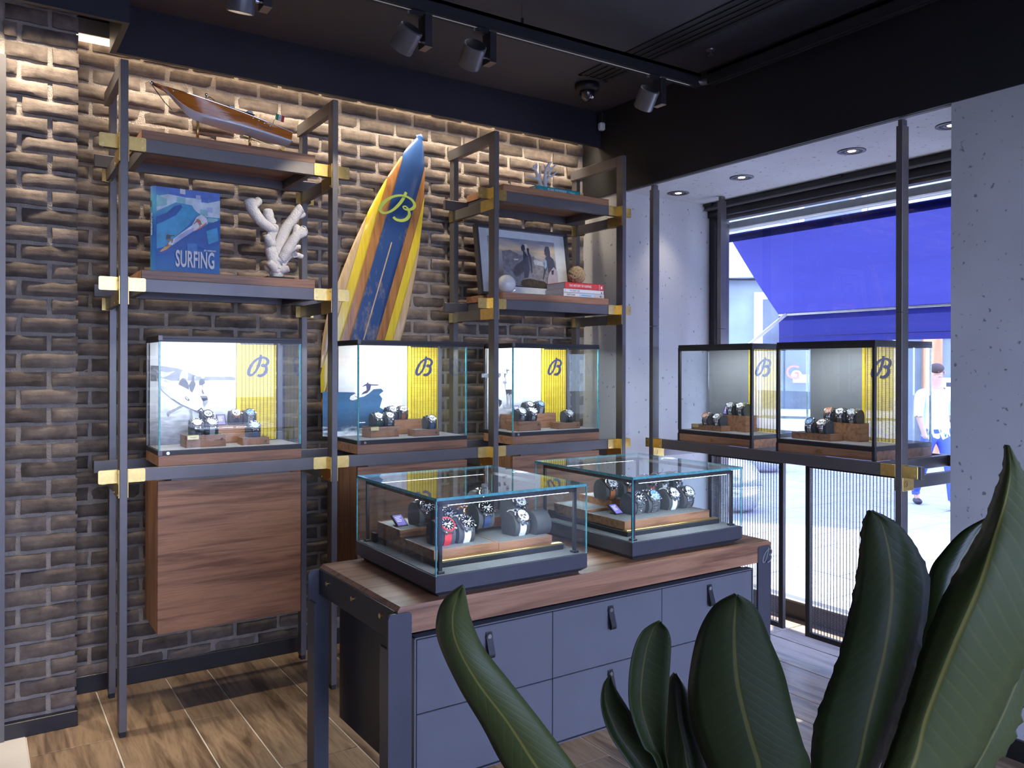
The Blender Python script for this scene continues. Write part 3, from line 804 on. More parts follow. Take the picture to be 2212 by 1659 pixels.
# ================================================================ glass cases
def glass_case(name, label, loc, rz, W_, D_, H_, kind, group, picture=None, led=2.6):
    """local: x along the front, y into the depth, z up; origin at the lower left front corner"""
    t = thing(name, label, 'display case', loc, rz, group)
    wb = .042
    if kind == 'wall':
        bx('wood_base', (0, W_, 0, D_, 0, wb), M['walnut'], t, bev=.0012)
        f = MB().use(M['metal_dark']).box(.0, W_, 0, D_, wb, wb + .018, bev=.001)
        obj('bottom_frame', f, None, t)
        bx('case_floor', (.008, W_ - .008, .008, D_ - .008, wb + .018, wb + .0195), M['casefloor'], t)
        g = MB().use(M['metal_dark']).box(0, W_, 0, D_, H_ - .012, H_, bev=.001).box(.0, W_, 0, .012, H_ - .024, H_ - .012).box(0, W_, D_ - .012, D_, H_ - .024, H_ - .012).box(0, .012, .012, D_ - .012, H_ - .024, H_ - .012).box(W_ - .012, W_, .012, D_ - .012, H_ - .024, H_ - .012)
        obj('lid', g, None, t)
        for z_ in (wb, H_ - .0185): bx('corner_block', (-.001, .014, -.001, .01, z_, z_ + .0187), M['metal'], t)
        obj('lock', MB().use(M['chrome']).cyl((.035, 0, wb + .009), (.035, -.003, wb + .009), .0062, n=14), None, t)
    else:
        bx('wood_base', (0, W_, .012, D_, 0, wb), M['walnut'], t, bev=.0012)
        dr = bx('drawer_front', (.012, W_ - .012, -.002, .012, .003, wb - .002), M['walnut'], t, bev=.001)
        obj('knob', MB().use(M['brass']).cyl((W_ / 2, 0, .022), (W_ / 2, -.012, .022), .004, n=12).cyl((W_ / 2, -.012, .022), (W_ / 2, -.024, .022), .0075, n=14), None, dr)
        f = MB().use(M['metal_dark']).box(.0, W_, 0.0, D_, wb, wb + .018, bev=.001).box(0, .012, -.003, .012, .0, wb)
        f.box(W_ - .012, W_, -.003, .012, 0, wb)
        obj('bottom_frame', f, None, t)
        bx('case_floor', (.008, W_ - .008, .012, D_ - .008, wb + .018, wb + .0195), M['casefloor'], t)
        g = MB().use(M['metal_dark']).box(0, W_, 0, D_, H_ - .014, H_, bev=.001).box(.0, W_, -.002, .012, H_ - .032, H_ - .0135).box(0, W_, D_ - .012, D_, H_ - .028, H_ - .0135)
        g.box(0, .010, .012, D_ - .012, H_ - .028, H_ - .0135).box(W_ - .010, W_, .012, D_ - .012, H_ - .028, H_ - .0135)
        obj('lid', g, None, t)
        for x in (0, W_ - .014): bx('door_stile', (x, x + .014, -.002, .012, wb + .018, H_ - .030), M['metal_dark'], t, bev=.001)
    z0, z1 = wb + .0195, H_ - .013
    gt = .006
    bx('front_glass', (.008, W_ - .008, .002 if kind == 'wall' else .004, .002 + gt if kind == 'wall' else .004 + gt, z0, z1), M['glass'], t)
    for nm, x in (('side_glass', .001), ('side_glass', W_ - .001 - gt)):
        bx(nm, (x, x + gt, .009, D_ - .012, z0, z1), M['glass'], t)
    if kind == 'wall':
        e = MB().use(M['edge']).box(.001, .0072, .0012, .0078, z0, z1).box(W_ - .0075, W_ - .001, .0012, .0078, z0, z1)
        obj('glass_edge', e, None, t)
        obj('rear_stile', MB().use(M['metal']).box(0, .008, D_ - .016, D_, z0, z1).box(W_ - .022, W_, D_ - .022, D_ - .008, z0, z1, bev=.001), None, t)
    else:
        bx('rear_glass', (.008, W_ - .008, D_ - .009, D_ - .003, z0, z1), M['glass'], t)
        obj('glass_edge', MB().use(M['edge']).box(.001, .0072, D_ - .0105, D_ - .003, z0, z1).box(W_ - .0075, W_ - .001, D_ - .0105, D_ - .003, z0, z1), None, t)
    # light strip under the lid
    obj('light_strip', MB().use(M['led']).box(.03, W_ - .03, .014, .021, H_ - .0145, H_ - .0125), None, t)
    l = add_light('case_lamp', 'AREA', (0, 0, 0), led, COOL, W_ - .08, .012)
    l.parent = t; l.location = (W_ / 2, .026, H_ - .017); l.rotation_euler = (math.radians(24) if kind == 'wall' else math.radians(8), 0, 0)
    return t


GW = 'glass cases on the wall rack'
c1 = glass_case('glass_case', 'wide glass case with a black and white picture of three surfers walking', (0.598, 3.402, 1.003), 0, .571, .278, .513, 'wall', GW)
c2 = glass_case('glass_case', 'glass case below the surfboard with a breaking wave picture', (1.426, 3.402, 1.003), 0, .566, .278, .513, 'wall', GW)
c3 = glass_case('glass_case', 'glass case with a picture of a man in a white sweater, nearest the corner', (2.256, 3.402, 1.003), 0, .563, .278, .513, 'wall', GW)
GB = 'glass cases on the window rack'
c4 = glass_case('glass_case', 'glass case in the window next to the concrete reveal, brass plate on its front riser', (3.12, 3.112, 1.006), -PI / 2, .494, .432, .507, 'window', GB, led=1.6)
c5 = glass_case('glass_case', 'larger looking glass case in the window behind the front post', (3.12, 2.477, 1.006), -PI / 2, .498, .432, .507, 'window', GB, led=1.6)

# ---- pictures and slat screens inside the wall cases
PH = .513


def poly_print(name, polys, parent, y, mat=None):
    """flat printed shapes: polys = [(material, [(x,z)...])], each a hair in front of the last"""
    b = MB()
    for k, (m, pts) in enumerate(polys):
        b.use(m); n = len(pts)
        b.poly([Vector((p[0], y - .0003 * (k + 1), p[1])) for p in pts], [tuple(range(n))])
    return obj(name, b, None, parent)


ink = plain('print_black', (0.045, 0.045, 0.055), 0.6, 0, 0.3, 60)
ink_mid = plain('print_grey', (0.20, 0.20, 0.23), 0.6, 0, 0.35, 70)
ink_lt = plain('print_light_grey', (0.42, 0.42, 0.46), 0.6, 0, 0.3, 90)
ink_skin = plain('print_skin_grey', (0.36, 0.36, 0.38), 0.6, 0, 0.2, 90)
prw = plain('print_white', (0.82, 0.82, 0.82), 0.6, 0, 0.03, 40)
hair_lt = plain('print_fair_hair', (0.62, 0.62, 0.62), 0.6, 0, 0.2, 120)
# local coordinates in each wall case: x 0.., z from the case bottom (picture 0.062 .. 0.50)
Z6 = lambda zx, zy: (310 + zx * .16275, 720 + zy * .16275)


def P1(zx, zy):
    p = at_y(*Z6(zx, zy), 3.664); return (p.x - .598, p.z - 1.003)


beach = ramp_mat('print_beach', 'Z', [(0.062, (0.20, 0.20, 0.24)), (0.14, (0.42, 0.42, 0.46)), (0.20, (0.75, 0.75, 0.77)), (0.26, (0.82, 0.82, 0.82)), (0.50, (0.80, 0.80, 0.80))],
                 nscale=26, namt=0.42, nstretch=(.7, 1, 2.2))
pic1 = bx('picture', (.012, .365, .262, .266, .0625, .497), beach, c1)
YI = .262
man = lambda pts: [P1(*p) for p in pts]
polys = [
    (ramp_mat('print_sky', 'Z', [(0.30, (0.78, 0.78, 0.78)), (0.50, (0.84, 0.84, 0.84))], namt=.05), man([(92, 130), (1222, 130), (1222, 620), (92, 620)])),
    (ink_mid, man([(92, 425), (260, 435), (480, 470), (600, 520), (720, 572), (900, 572), (1060, 580), (1140, 570), (1222, 590), (1222, 622), (92, 636)])),
    (ink_lt, man([(130, 470), (300, 520), (420, 500), (330, 560), (250, 590)])),
    (prw, man([(92, 636), (1222, 622), (1222, 800), (1000, 820), (92, 740)])),
    (ink_lt, man([(980, 760), (1160, 768), (1160, 774), (980, 766)])),
    # rear surfer pair
    (ink, man([(625, 640), (665, 610), (690, 665), (690, 690), (660, 760), (655, 800), (620, 790), (600, 690)])), (ink, man([(636, 590), (650, 560), (680, 560), (694, 585), (660, 625), (640, 625)])),
    (ink_skin, man([(668, 572), (694, 568), (698, 600), (676, 612)])),
    (ink, man([(730, 640), (760, 600), (800, 605), (818, 660), (790, 680), (780, 740), (806, 800), (786, 806), (745, 745)])), (ink_lt, man([(756, 560), (775, 535), (808, 540), (814, 580), (800, 604), (768, 600)])),
    (prw, man([(690, 690), (780, 690), (760, 830), (800, 990), (640, 800)])),
    (ink, man([(745, 830), (840, 830), (852, 880), (800, 910), (780, 890)])), (ink_skin, man([(790, 905), (852, 880), (850, 920), (800, 975), (785, 950)])),
    # front surfer
    (ink_skin, man([(480, 960), (530, 970), (440, 1010), (360, 1050), (330, 1105), (312, 1045), (430, 990)])), (ink_skin, man([(605, 1000), (650, 1010), (645, 1080), (662, 1138), (612, 1138), (625, 1070)])),
    (ink, man([(470, 640), (520, 600), (580, 640), (600, 690), (600, 760), (520, 720), (490, 740), (478, 860), (455, 865), (443, 740)])),
    (ink_skin, man([(455, 865), (482, 862), (484, 925), (466, 930), (446, 900)])),
    (prw, man([(175, 605), (215, 590), (330, 620), (440, 670), (600, 750), (740, 880), (800, 990), (812, 1050), (760, 1045), (640, 1005), (500, 940), (360, 850), (250, 760), (195, 680)])),
    (ink_lt, man([(180, 600), (215, 590), (350, 640), (300, 735), (250, 755), (200, 690)])),
    (prw, man([(225, 630), (345, 665), (300, 722), (235, 690)])), (ink_lt, man([(330, 690), (760, 985), (762, 990), (330, 696)])),
    (ink, man([(708, 1025), (765, 985), (808, 1050), (790, 1055)])), (prw, man([(735, 1024), (762, 1002), (788, 1042), (760, 1030)])),
    (ink, man([(545, 838), (575, 842), (606, 885), (590, 898), (550, 868)])), (prw, man([(556, 846), (570, 850), (592, 880), (585, 886), (562, 866)])),
    (hair_lt, man([(480, 560), (500, 505), (535, 488), (575, 500), (585, 560), (575, 625), (556, 600), (510, 590), (470, 630)])), (ink_skin, man([(520, 530), (545, 510), (565, 530), (562, 575), (545, 598), (525, 580)])),
]
poly_print('print', polys, pic1, YI)
bx('yellow_strip', (.367, .381, .255, .264, .0625, .495), M['yellow'], c1)
slat_mat('slat_screen', .161, .43, c1, .382, .262, .064, logo=(.422, .347, .098))
# case 2
S7 = lambda zx, zy: (720 + zx * .13562, 720 + zy * .13562)


def P2(zx, zy):
    p = at_y(*S7(zx, zy), 3.664); return (p.x - 1.426, p.z - 1.003)


sea = ramp_mat('print_sea', 'Z', [(0.06, (0.75, 0.78, 0.80)), (0.10, (0.03, 0.07, 0.13)), (0.20, (0.035, 0.12, 0.24)), (0.285, (0.02, 0.07, 0.15))], nscale=36, namt=.55, nstretch=(.6, 1, 2.5))
sky2 = ramp_mat('print_cloud', 'Z', [(0.27, (0.62, 0.60, 0.62)), (0.36, (0.74, 0.71, 0.68)), (0.43, (0.66, 0.55, 0.47)), (0.50, (0.80, 0.76, 0.70))], nscale=7, namt=.6, nstretch=(.7, 1, 2))
spray = plain('print_spray', (0.80, 0.81, 0.83), 0.6, 0, 0.14, 40)
pic2 = bx('picture', (.012, .372, .262, .266, .0625, .497), sky2, c2)
q = lambda pts: [P2(*p) for p in pts]
polys = [(sea, q([(-170, 930), (330, 940), (600, 850), (780, 870), (900, 980), (1092, 900), (1092, 1650), (-170, 1640)])),
         (spray, q([(330, 935), (370, 760), (480, 700), (620, 680), (720, 760), (820, 620), (960, 560), (1092, 640), (1092, 1200), (960, 1300), (860, 1250), (740, 1180), (780, 1040), (700, 930), (560, 990), (420, 1020)])),
         (spray, q([(480, 400), (760, 250), (1092, 230), (1092, 640), (900, 700), (620, 690), (460, 620)])),
         (sea, q([(480, 1010), (560, 960), (640, 890), (760, 880), (800, 920), (700, 1000), (660, 1100), (560, 1090)])),
         (plain('print_wetsuit', (0.04, 0.035, 0.09), 0.6), q([(455, 850), (500, 815), (530, 800), (545, 770), (560, 800), (610, 812), (715, 815), (730, 820), (700, 832), (600, 832), (585, 900), (540, 950), (470, 970), (440, 985), (470, 940), (530, 905), (520, 835), (470, 850)])),
         (plain('print_board', (0.75, 0.73, 0.73), 0.6), q([(258, 1040), (275, 1000), (340, 965), (400, 975), (440, 990), (400, 1040), (310, 1068), (270, 1060)])),
         (plain('print_stripe', (0.40, 0.10, 0.10), 0.6), q([(340, 995), (390, 1015), (380, 1025), (340, 1005)]))]
poly_print('print', polys, pic2, YI)
bx('yellow_strip', (.374, .388, .255, .264, .0625, .495), M['yellow'], c2)
slat_mat('slat_screen', .158, .43, c2, .389, .262, .064, logo=(.426, .347, .098))
# case 3
S8 = lambda zx, zy: (1020 + zx * .13562, 720 + zy * .13562)


def P3(zx, zy):
    p = at_y(*S8(zx, zy), 3.664); return (p.x - 2.256, p.z - 1.003)


beach3 = ramp_mat('print_beach_three', 'Z', [(0.062, (0.24, 0.24, 0.28)), (0.16, (0.55, 0.55, 0.58)), (0.24, (0.80, 0.80, 0.80)), (0.50, (0.82, 0.82, 0.82))], nscale=30, namt=.4, nstretch=(.7, 1, 2))
pic3 = bx('picture', (.012, .362, .262, .266, .0625, .497), beach3, c3)
q = lambda pts: [P3(*p) for p in pts]
polys = [(ink_mid, q([(150, 640), (260, 640), (330, 660), (460, 660), (460, 705), (150, 705)])),
         (prw, q([(440, 640), (480, 640), (480, 1180), (440, 1180)])), (ink, q([(420, 1050), (470, 1070), (470, 1120), (430, 1180), (425, 1130)])),
         (ink_mid, q([(420, 635), (460, 635), (450, 690), (420, 700)])), (ink_mid, q([(505, 640), (550, 640), (530, 700), (505, 700)])),
         (ink_lt, q([(490, 1150), (560, 1130), (640, 1150), (600, 1195), (500, 1190)])),
         (ink, q([(530, 890), (628, 890), (628, 980), (585, 985), (580, 950), (545, 985)])),
         (ink_skin, q([(545, 975), (580, 965), (575, 1110), (585, 1140), (545, 1150), (556, 1090)])), (ink_skin, q([(590, 970), (626, 970), (624, 1100), (632, 1180), (600, 1175), (606, 1090)])),
         (plain('print_sweater', (0.78, 0.78, 0.76), 0.6, 0, .08, 70), q([(520, 690), (545, 645), (590, 640), (640, 680), (645, 760), (630, 895), (528, 895), (525, 800), (540, 760)])),
         (ink_skin, q([(480, 760), (520, 755), (555, 785), (545, 803), (480, 790)])), (ink_lt, q([(555, 640), (545, 600), (540, 565), (565, 543), (585, 565), (584, 610), (580, 640)])), (ink, q([(545, 585), (583, 585), (583, 597), (545, 597)])),
         (ink_lt, q([(668, 686), (738, 692), (738, 698), (668, 692)]))]
poly_print('print', polys, pic3, YI)
bx('yellow_strip', (.364, .378, .255, .264, .0625, .495), M['yellow'], c3)
slat_mat('slat_screen', .157, .43, c3, .379, .262, .064, logo=(.416, .347, .098))
# ---- window cases: picture board and slat screen across the middle, seen from behind
grey = ramp_mat('print_soft_grey', 'Z', [(0.06, (0.20, 0.215, 0.25)), (0.28, (0.255, 0.265, 0.28)), (0.50, (0.30, 0.31, 0.325))], nscale=3.2, namt=.7)
for c, w in ((c4, (.012, .288)), (c5, (.020, .296))):
    bx('picture', (w[0], w[1], .222, .226, .064, .482), grey, c, bev=.001)
    bx('yellow_strip', (w[1] + .001, w[1] + .014, .216, .228, .064, .482), M['yellow'], c)
    slat_mat('slat_screen', .486 - w[1] - .017, .425, c, w[1] + .0155, .222, .063, logo=(w[1] + .05, .345, .098))
# ================================================================ sales table with drawers
IR = math.radians(0.55)
t = thing('sales_table', 'long table with walnut top, slate drawer fronts and leather pulls', 'table', (0.874, 1.831, 0), IR)
TW, TD = 1.425, .53
top = MB().use(M['walnut'])
ch = .010
top.poly([(ch, 0.004, .80), (TW - ch, 0.004, .80), (TW - ch, TD, .80), (ch, TD, .80), (0, .0, .790), (TW, .0, .790), (TW, TD, .790), (0, TD, .790), (0.012, .0, .731), (TW - .012, .0, .731), (TW - .012, TD, .731), (.012, TD, .731)],
         [(0, 1, 2, 3), (0, 4, 5, 1), (1, 5, 6, 2), (2, 6, 7, 3), (3, 7, 4, 0), (4, 8, 9, 5), (5, 9, 10, 6), (6, 10, 11, 7), (7, 11, 8, 4), (8, 11, 10, 9)])
obj('table_top', top, None, t)
M['legm'] = plain('slate_steel_leg', (0.075, 0.075, 0.088), 0.42, 0.3, 0.06, 14)


def leg(x0, y0, sx, sy, logo=False):
    """angle-iron leg: rounded plate facing front or back, return flange at the outer edge"""
    w, h = .064, .786
    b = MB().use(M['legm'])
    pts = plate_round(w, h, .010)
    yy = y0 if sy > 0 else y0 - .008
    b.prism(pts, .008, Matrix.Translation((x0, yy, 0)))
    xf = x0 if sx > 0 else x0 + w - .008
    b.box(xf, xf + .008, min(yy, yy + sy * .05) + (.008 if sy > 0 else 0), max(yy, yy + sy * .05), 0, .70)
    o = obj('leg', b, None, t)
    if logo: 
        e = obj('emblem', emblem(MB().use(M['steel']), .052, Matrix.Translation((x0 + .017, yy - .0005, .728)), .004, 1.0), None, o)
        e['label'] = 'pale metal emblem on the dark leg'
    return o


leg(-.026, -.003, 1, 1); leg(TW - .072, -.003, -1, 1, True)
leg(-.036, TD + .004, 1, -1); leg(TW - .072, TD + .004, -1, -1)
for x in (-.004, TW - .004):
    ap = bx('apron', (x, x + .010, .012, TD - .006, .712, .789), M['metal_dark'], t, bev=.001)
    for y in (.089, .272, .458):
        s = -1 if x < .5 else 1
        xs = x if s < 0 else x + .010
        obj('bolt', MB().use(M['brass']).cyl((xs, y, .759), (xs + s * .004, y, .759), .0065, n=16), None, ap)
cb = bx('drawer_cabinet', (.052, 1.326, .022, TD - .03, .338, .712), M['metal_dark'], t)
bx('hanger', (.10, 1.28, .06, TD - .06, .712, .731), M['black'], t)
obj('cabinet_rim', MB().use(M['drawer']).box(.047, .0515, .0, .03, .333, .716).box(1.3265, 1.331, 0, .03, .333, .716).box(.047, 1.331, 0, .03, .333, .3365).box(.047, 1.331, 0, .03, .7125, .716), None, t)
xs = [.0535, .4815, .9045, 1.3245]; zs = [.339, .5215, .7105]
for r in range(2):
    for c in range(3):
        d = bx('drawer', (xs[c] + .0012, xs[c + 1] - .0012, .001, .02, zs[r] + .0012, zs[r + 1] - .0012), M['drawer'], t, bev=.0012)
        cx = (xs[c] + xs[c + 1]) / 2; zt = zs[r + 1] - .030
        rows = []
        prof = catmull([(0, -.0005, zt + .012), (0, -.0035, zt), (0, -.010, zt - .022), (0, -.017, zt - .044), (0, -.013, zt - .053), (0, -.006, zt - .050), (0, -.004, zt - .03), (0, -.002, zt - .006)], 4)
        for p in prof: rows.append([Vector((cx - .0095, p.y, p.z)), Vector((cx + .0095, p.y, p.z))])
        b = MB().use(M['leather']); b.grid(rows)
        b.cyl((cx, -.0008, zt), (cx, -.004, zt), .0095, n=18)
        pl = obj('pull', b, None, d)
        md = pl.modifiers.new('thick', 'SOLIDIFY'); md.thickness = .0028; md.offset = 0
        obj('stud', MB().use(M['steel']).cyl((cx, -.004, zt + .001), (cx, -.0062, zt + .001), .0062, n=18), None, d)

# ================================================================ table-top glass cases
GT = 'glass cases on the sales table'


def table_case(label, x, y, w=.497, d=.522):
    t = thing('table_case', label, 'display case', (x, y, .80), 0, GT)
    obj('plinth', MB().use(M['rubber']).box(.018, w - .018, .018, d - .018, 0, .006), None, t)
    b = MB().use(M['legm'])
    b.poly([(.014, .014, .005), (w - .014, .014, .005), (w - .014, d - .014, .005), (.014, d - .014, .005), (0, 0, .016), (w, 0, .016), (w, d, .016), (0, d, .016), (0, 0, .056), (w, 0, .056), (w, d, .056), (0, d, .056)],
           [(0, 3, 2, 1), (0, 1, 5, 4), (1, 2, 6, 5), (2, 3, 7, 6), (3, 0, 4, 7), (4, 5, 9, 8), (5, 6, 10, 9), (6, 7, 11, 10), (7, 4, 8, 11), (8, 9, 10, 11)])
    obj('base', b, None, t)
    bx('case_floor', (.006, w - .006, .006, d - .006, .056, .0575), M['felt'], t)
    z0, z1, g = .0575, .251, .006
    bx('front_glass', (.002, w - .002, .001, .001 + g, z0, z1), M['glass_top'], t)
    bx('rear_glass', (.002, w - .002, d - .001 - g, d - .001, z0, z1), M['glass_top'], t)
    bx('side_glass', (.001, .001 + g, .008, d - .008, z0, z1), M['glass_top'], t)
    bx('side_glass', (w - .001 - g, w - .001, .008, d - .008, z0, z1), M['glass_top'], t)
    bx('top_glass', (.0005, w - .0005, .0005, d - .0005, z1 + .0005, z1 + .0075), M['glass_top'], t)
    e = MB().use(M['edge'])
    for xx in (.0005, w - .0035):
        for yy in (.0005, d - .0035): e.box(xx, xx + .003, yy, yy + .003, z0, z1)
    for xx in (0, w - .0016): e.box(xx, xx + .0016, 0, d, z1 + .0004, z1 + .0078)
    for yy in (0, d - .0016): e.box(0, w, yy, yy + .0016, z1 + .0004, z1 + .0078)
    obj('glass_edge', e, None, t)
    f = MB().use(M['metal_dark']); i = .022; s = .009
    for xx in (i, w - i - s):
        for yy in (i, d - i - s):
            f.box(xx, xx + s, yy, yy + s, .0575, z1 - .016); f.box(xx - .005, xx + s + .005, yy - .005, yy + s + .005, .0575, .064, bev=.001)
    for xx in (i, w - i - s): f.box(xx, xx + s, i, d - i, z1 - .016, z1 - .006)
    for yy in (i, d - i - s): f.box(i, w - i, yy, yy + s, z1 - .016, z1 - .006)
    obj('inner_frame', f, None, t)
    obj('light_strip', MB().use(M['led']).box(.05, w - .05, i + .002, i + .006, z1 - .0175, z1 - .016).box(.05, w - .05, d - i - .006, d - i - .002, z1 - .0175, z1 - .016), None, t)
    for yy, a in ((i + .004, 25), (d - i - .004, -25)):
        l = add_light('case_lamp', 'AREA', (0, 0, 0), 1.1, COOL, w - .12, .008)
        l.parent = t; l.location = (w / 2, yy, z1 - .019); l.rotation_euler = (math.radians(a), 0, 0)
    bx('platform', (.046, .468, .075, .505, .0575, .072), M['black'], t, bev=.001)
    obj('cable_box', MB().use(M['black']).box(.036, .046, .46, .49, .0575, .085, bev=.001).use(M['metal']).box(.468, .478, .085, .12, .0575, .07), None, t)
    bx('brass_ledge', (.048, .467, .079, .098, .072, .0765), M['brass'], t, bev=.0005)
    return t


i1 = table_case('near glass table case with wooden trays of sports watches and coloured straps', .988, 1.845)
i2 = table_case('far glass table case with brown strap watches, toward the window', 1.685, 1.873)


def tray(label, x0, x1, y0, y1, z0, z1, group, cat='tray', name='display_tray', emb=None, face='-Y'):
    t = thing(name, label, cat, (x0, y0, z0), 0, group)
    w, d, h = x1 - x0, y1 - y0, z1 - z0; r = .004
    b = MB().use(M['walnut_box']).box(0, w, 0, d, 0, h - .003, bev=.0008)
    b.box(0, w, 0, r, h - .003, h).box(0, w, d - r, d, h - .003, h).box(0, r, r, d - r, h - .003, h).box(w - r, w, r, d - r, h - .003, h)
    obj('wood_body', b, None, t)
    bx('felt_inlay', (r, w - r, r, d - r, h - .003, h - .0012), M['felt'], t)
    if emb:
        mt = Matrix.Translation((w - .022, -.0001, h - .022)) if face == '-Y' else Matrix.Translation((-.0001, .022, h - .022)) @ Matrix.Rotation(-PI / 2, 4, 'Z')
        obj('emblem', emblem(MB().use(M['leather']), .010, mt, .0002), None, t)
    return t


GTR = 'wooden trays in the table cases'
tz = .8725
tray('low wooden tray holding the red strap and white strap watches', 1.036, 1.2435, 1.945, 2.154, tz, .900, GTR)
tray('low wooden tray at the front right of the near table case', 1.2445, 1.432, 1.945, 2.154, tz, .897, GTR)
tray('raised wooden tray with a price screen and one steel watch, near table case', 1.036, 1.2435, 2.1555, 2.315, tz, .920, GTR)
tray('raised wooden tray at the back of the near table case, behind the navy strap watch', 1.2445, 1.442, 2.1555, 2.33, tz, .925, GTR)
tray('long low wooden tray across the front of the far table case', 1.745, 2.135, 1.977, 2.178, tz, .900, GTR)
tray('small wooden tray with bare grey felt at the back of the far table case', 1.745, 1.858, 2.180, 2.36, tz, .907, GTR)
tray('raised wooden tray carrying the two brown strap watches, far table case', 1.860, 2.135, 2.180, 2.36, tz, .930, GTR)
ZF = 1.0645; GR = 'wooden risers in the glass cases'
tray('low wooden riser with a brass price plate, three surfers case', .714, .870, 3.464, 3.58, ZF, ZF + .049, GR, 'riser', 'display_riser', 1)
tray('tall long wooden riser standing against the three surfers picture', .800, 1.050, 3.588, 3.658, ZF, ZF + .077, GR, 'riser', 'display_riser')
tray('flat wooden riser under the single blue watch before the yellow screen', .935, 1.048, 3.455, 3.535, ZF, ZF + .031, GR, 'riser', 'display_riser', 1)
tray('low wooden riser with a pale price plate, breaking wave case', 1.532, 1.676, 3.500, 3.605, ZF, ZF + .049, GR, 'riser', 'display_riser', 1)
tray('tall wooden riser in front of the breaking wave picture', 1.650, 1.866, 3.607, 3.658, ZF, ZF + .072, GR, 'riser', 'display_riser')
tray('flat wooden riser at the right of the breaking wave case', 1.738, 1.868, 3.455, 3.535, ZF, ZF + .032, GR, 'riser', 'display_riser', 1)
tray('low wooden riser with two steel watches, white sweater picture case', 2.326, 2.468, 3.452, 3.565, ZF, ZF + .049, GR, 'riser', 'display_riser', 1)
tray('tall wooden riser behind the low one, white sweater picture case', 2.345, 2.668, 3.590, 3.658, ZF, ZF + .078, GR, 'riser', 'display_riser')
tray('flat wooden riser at the right of the white sweater picture case', 2.590, 2.734, 3.462, 3.54, ZF, ZF + .033, GR, 'riser', 'display_riser', 1)
ZW = 1.0675
tray('low wooden riser with a folded brass plate, window case by the concrete reveal', 3.176, 3.243, 2.862, 3.07, ZW, ZW + .028, GR, 'riser', 'display_riser')
tray('tall wooden riser in the window case by the concrete reveal', 3.246, 3.336, 2.765, 2.962, ZW, ZW + .082, GR, 'riser', 'display_riser')
tray('low wooden riser in the window case behind the front post', 3.172, 3.260, 2.226, 2.432, ZW, ZW + .031, GR, 'riser', 'display_riser')
tray('tall knotty wooden riser under three watches, window case behind the front post', 3.263, 3.336, 2.145, 2.346, ZW, ZW + .080, GR, 'riser', 'display_riser')


# ================================================================ watches
def col(name, c, rough=.5, metal=0.0): return plain(name, c, rough, metal, .05, 60)


STR = {'red': col('red_rubber', (.62, .03, .03)), 'white': col('white_rubber', (.80, .80, .78)), 'orange': col('orange_rubber', (.85, .25, .02)), 'yellow': col('yellow_rubber', (.90, .50, .02)),
       'navy': col('navy_rubber', (.03, .05, .12)), 'black': col('black_rubber_strap', (.02, .02, .022)), 'brown': col('tan_leather_strap', (.36, .12, .05)), 'green': col('green_strap', (.04, .10, .06)),
       'grey': col('pale_grey_strap', (.48, .49, .48)), 'blue': col('blue_strap', (.07, .13, .24))}
DIAL = {'black': col('black_dial', (.012, .012, .015), .25), 'white': col('white_dial', (.80, .80, .78), .3), 'blue': col('blue_dial', (.10, .25, .45), .25), 'copper': col('copper_dial', (.62, .28, .15), .3, .5), 'grey': col('grey_dial', (.30, .31, .32), .3)}
BEZ = {'steel': M['chrome'], 'black': col('black_bezel', (.015, .015, .017), .2), 'orange': STR['orange'], 'gold': M['gold'], 'red': STR['red'], 'blue': col('blue_bezel', (.03, .06, .16), .2)}
_wc = {}
CW = .050
CPROF = [(-.024, 0), (-.0305, .016), (-.029, .036), (-.017, .053), (.000, .0605), (.016, .057), (.027, .042), (.029, .018), (.024, 0)]


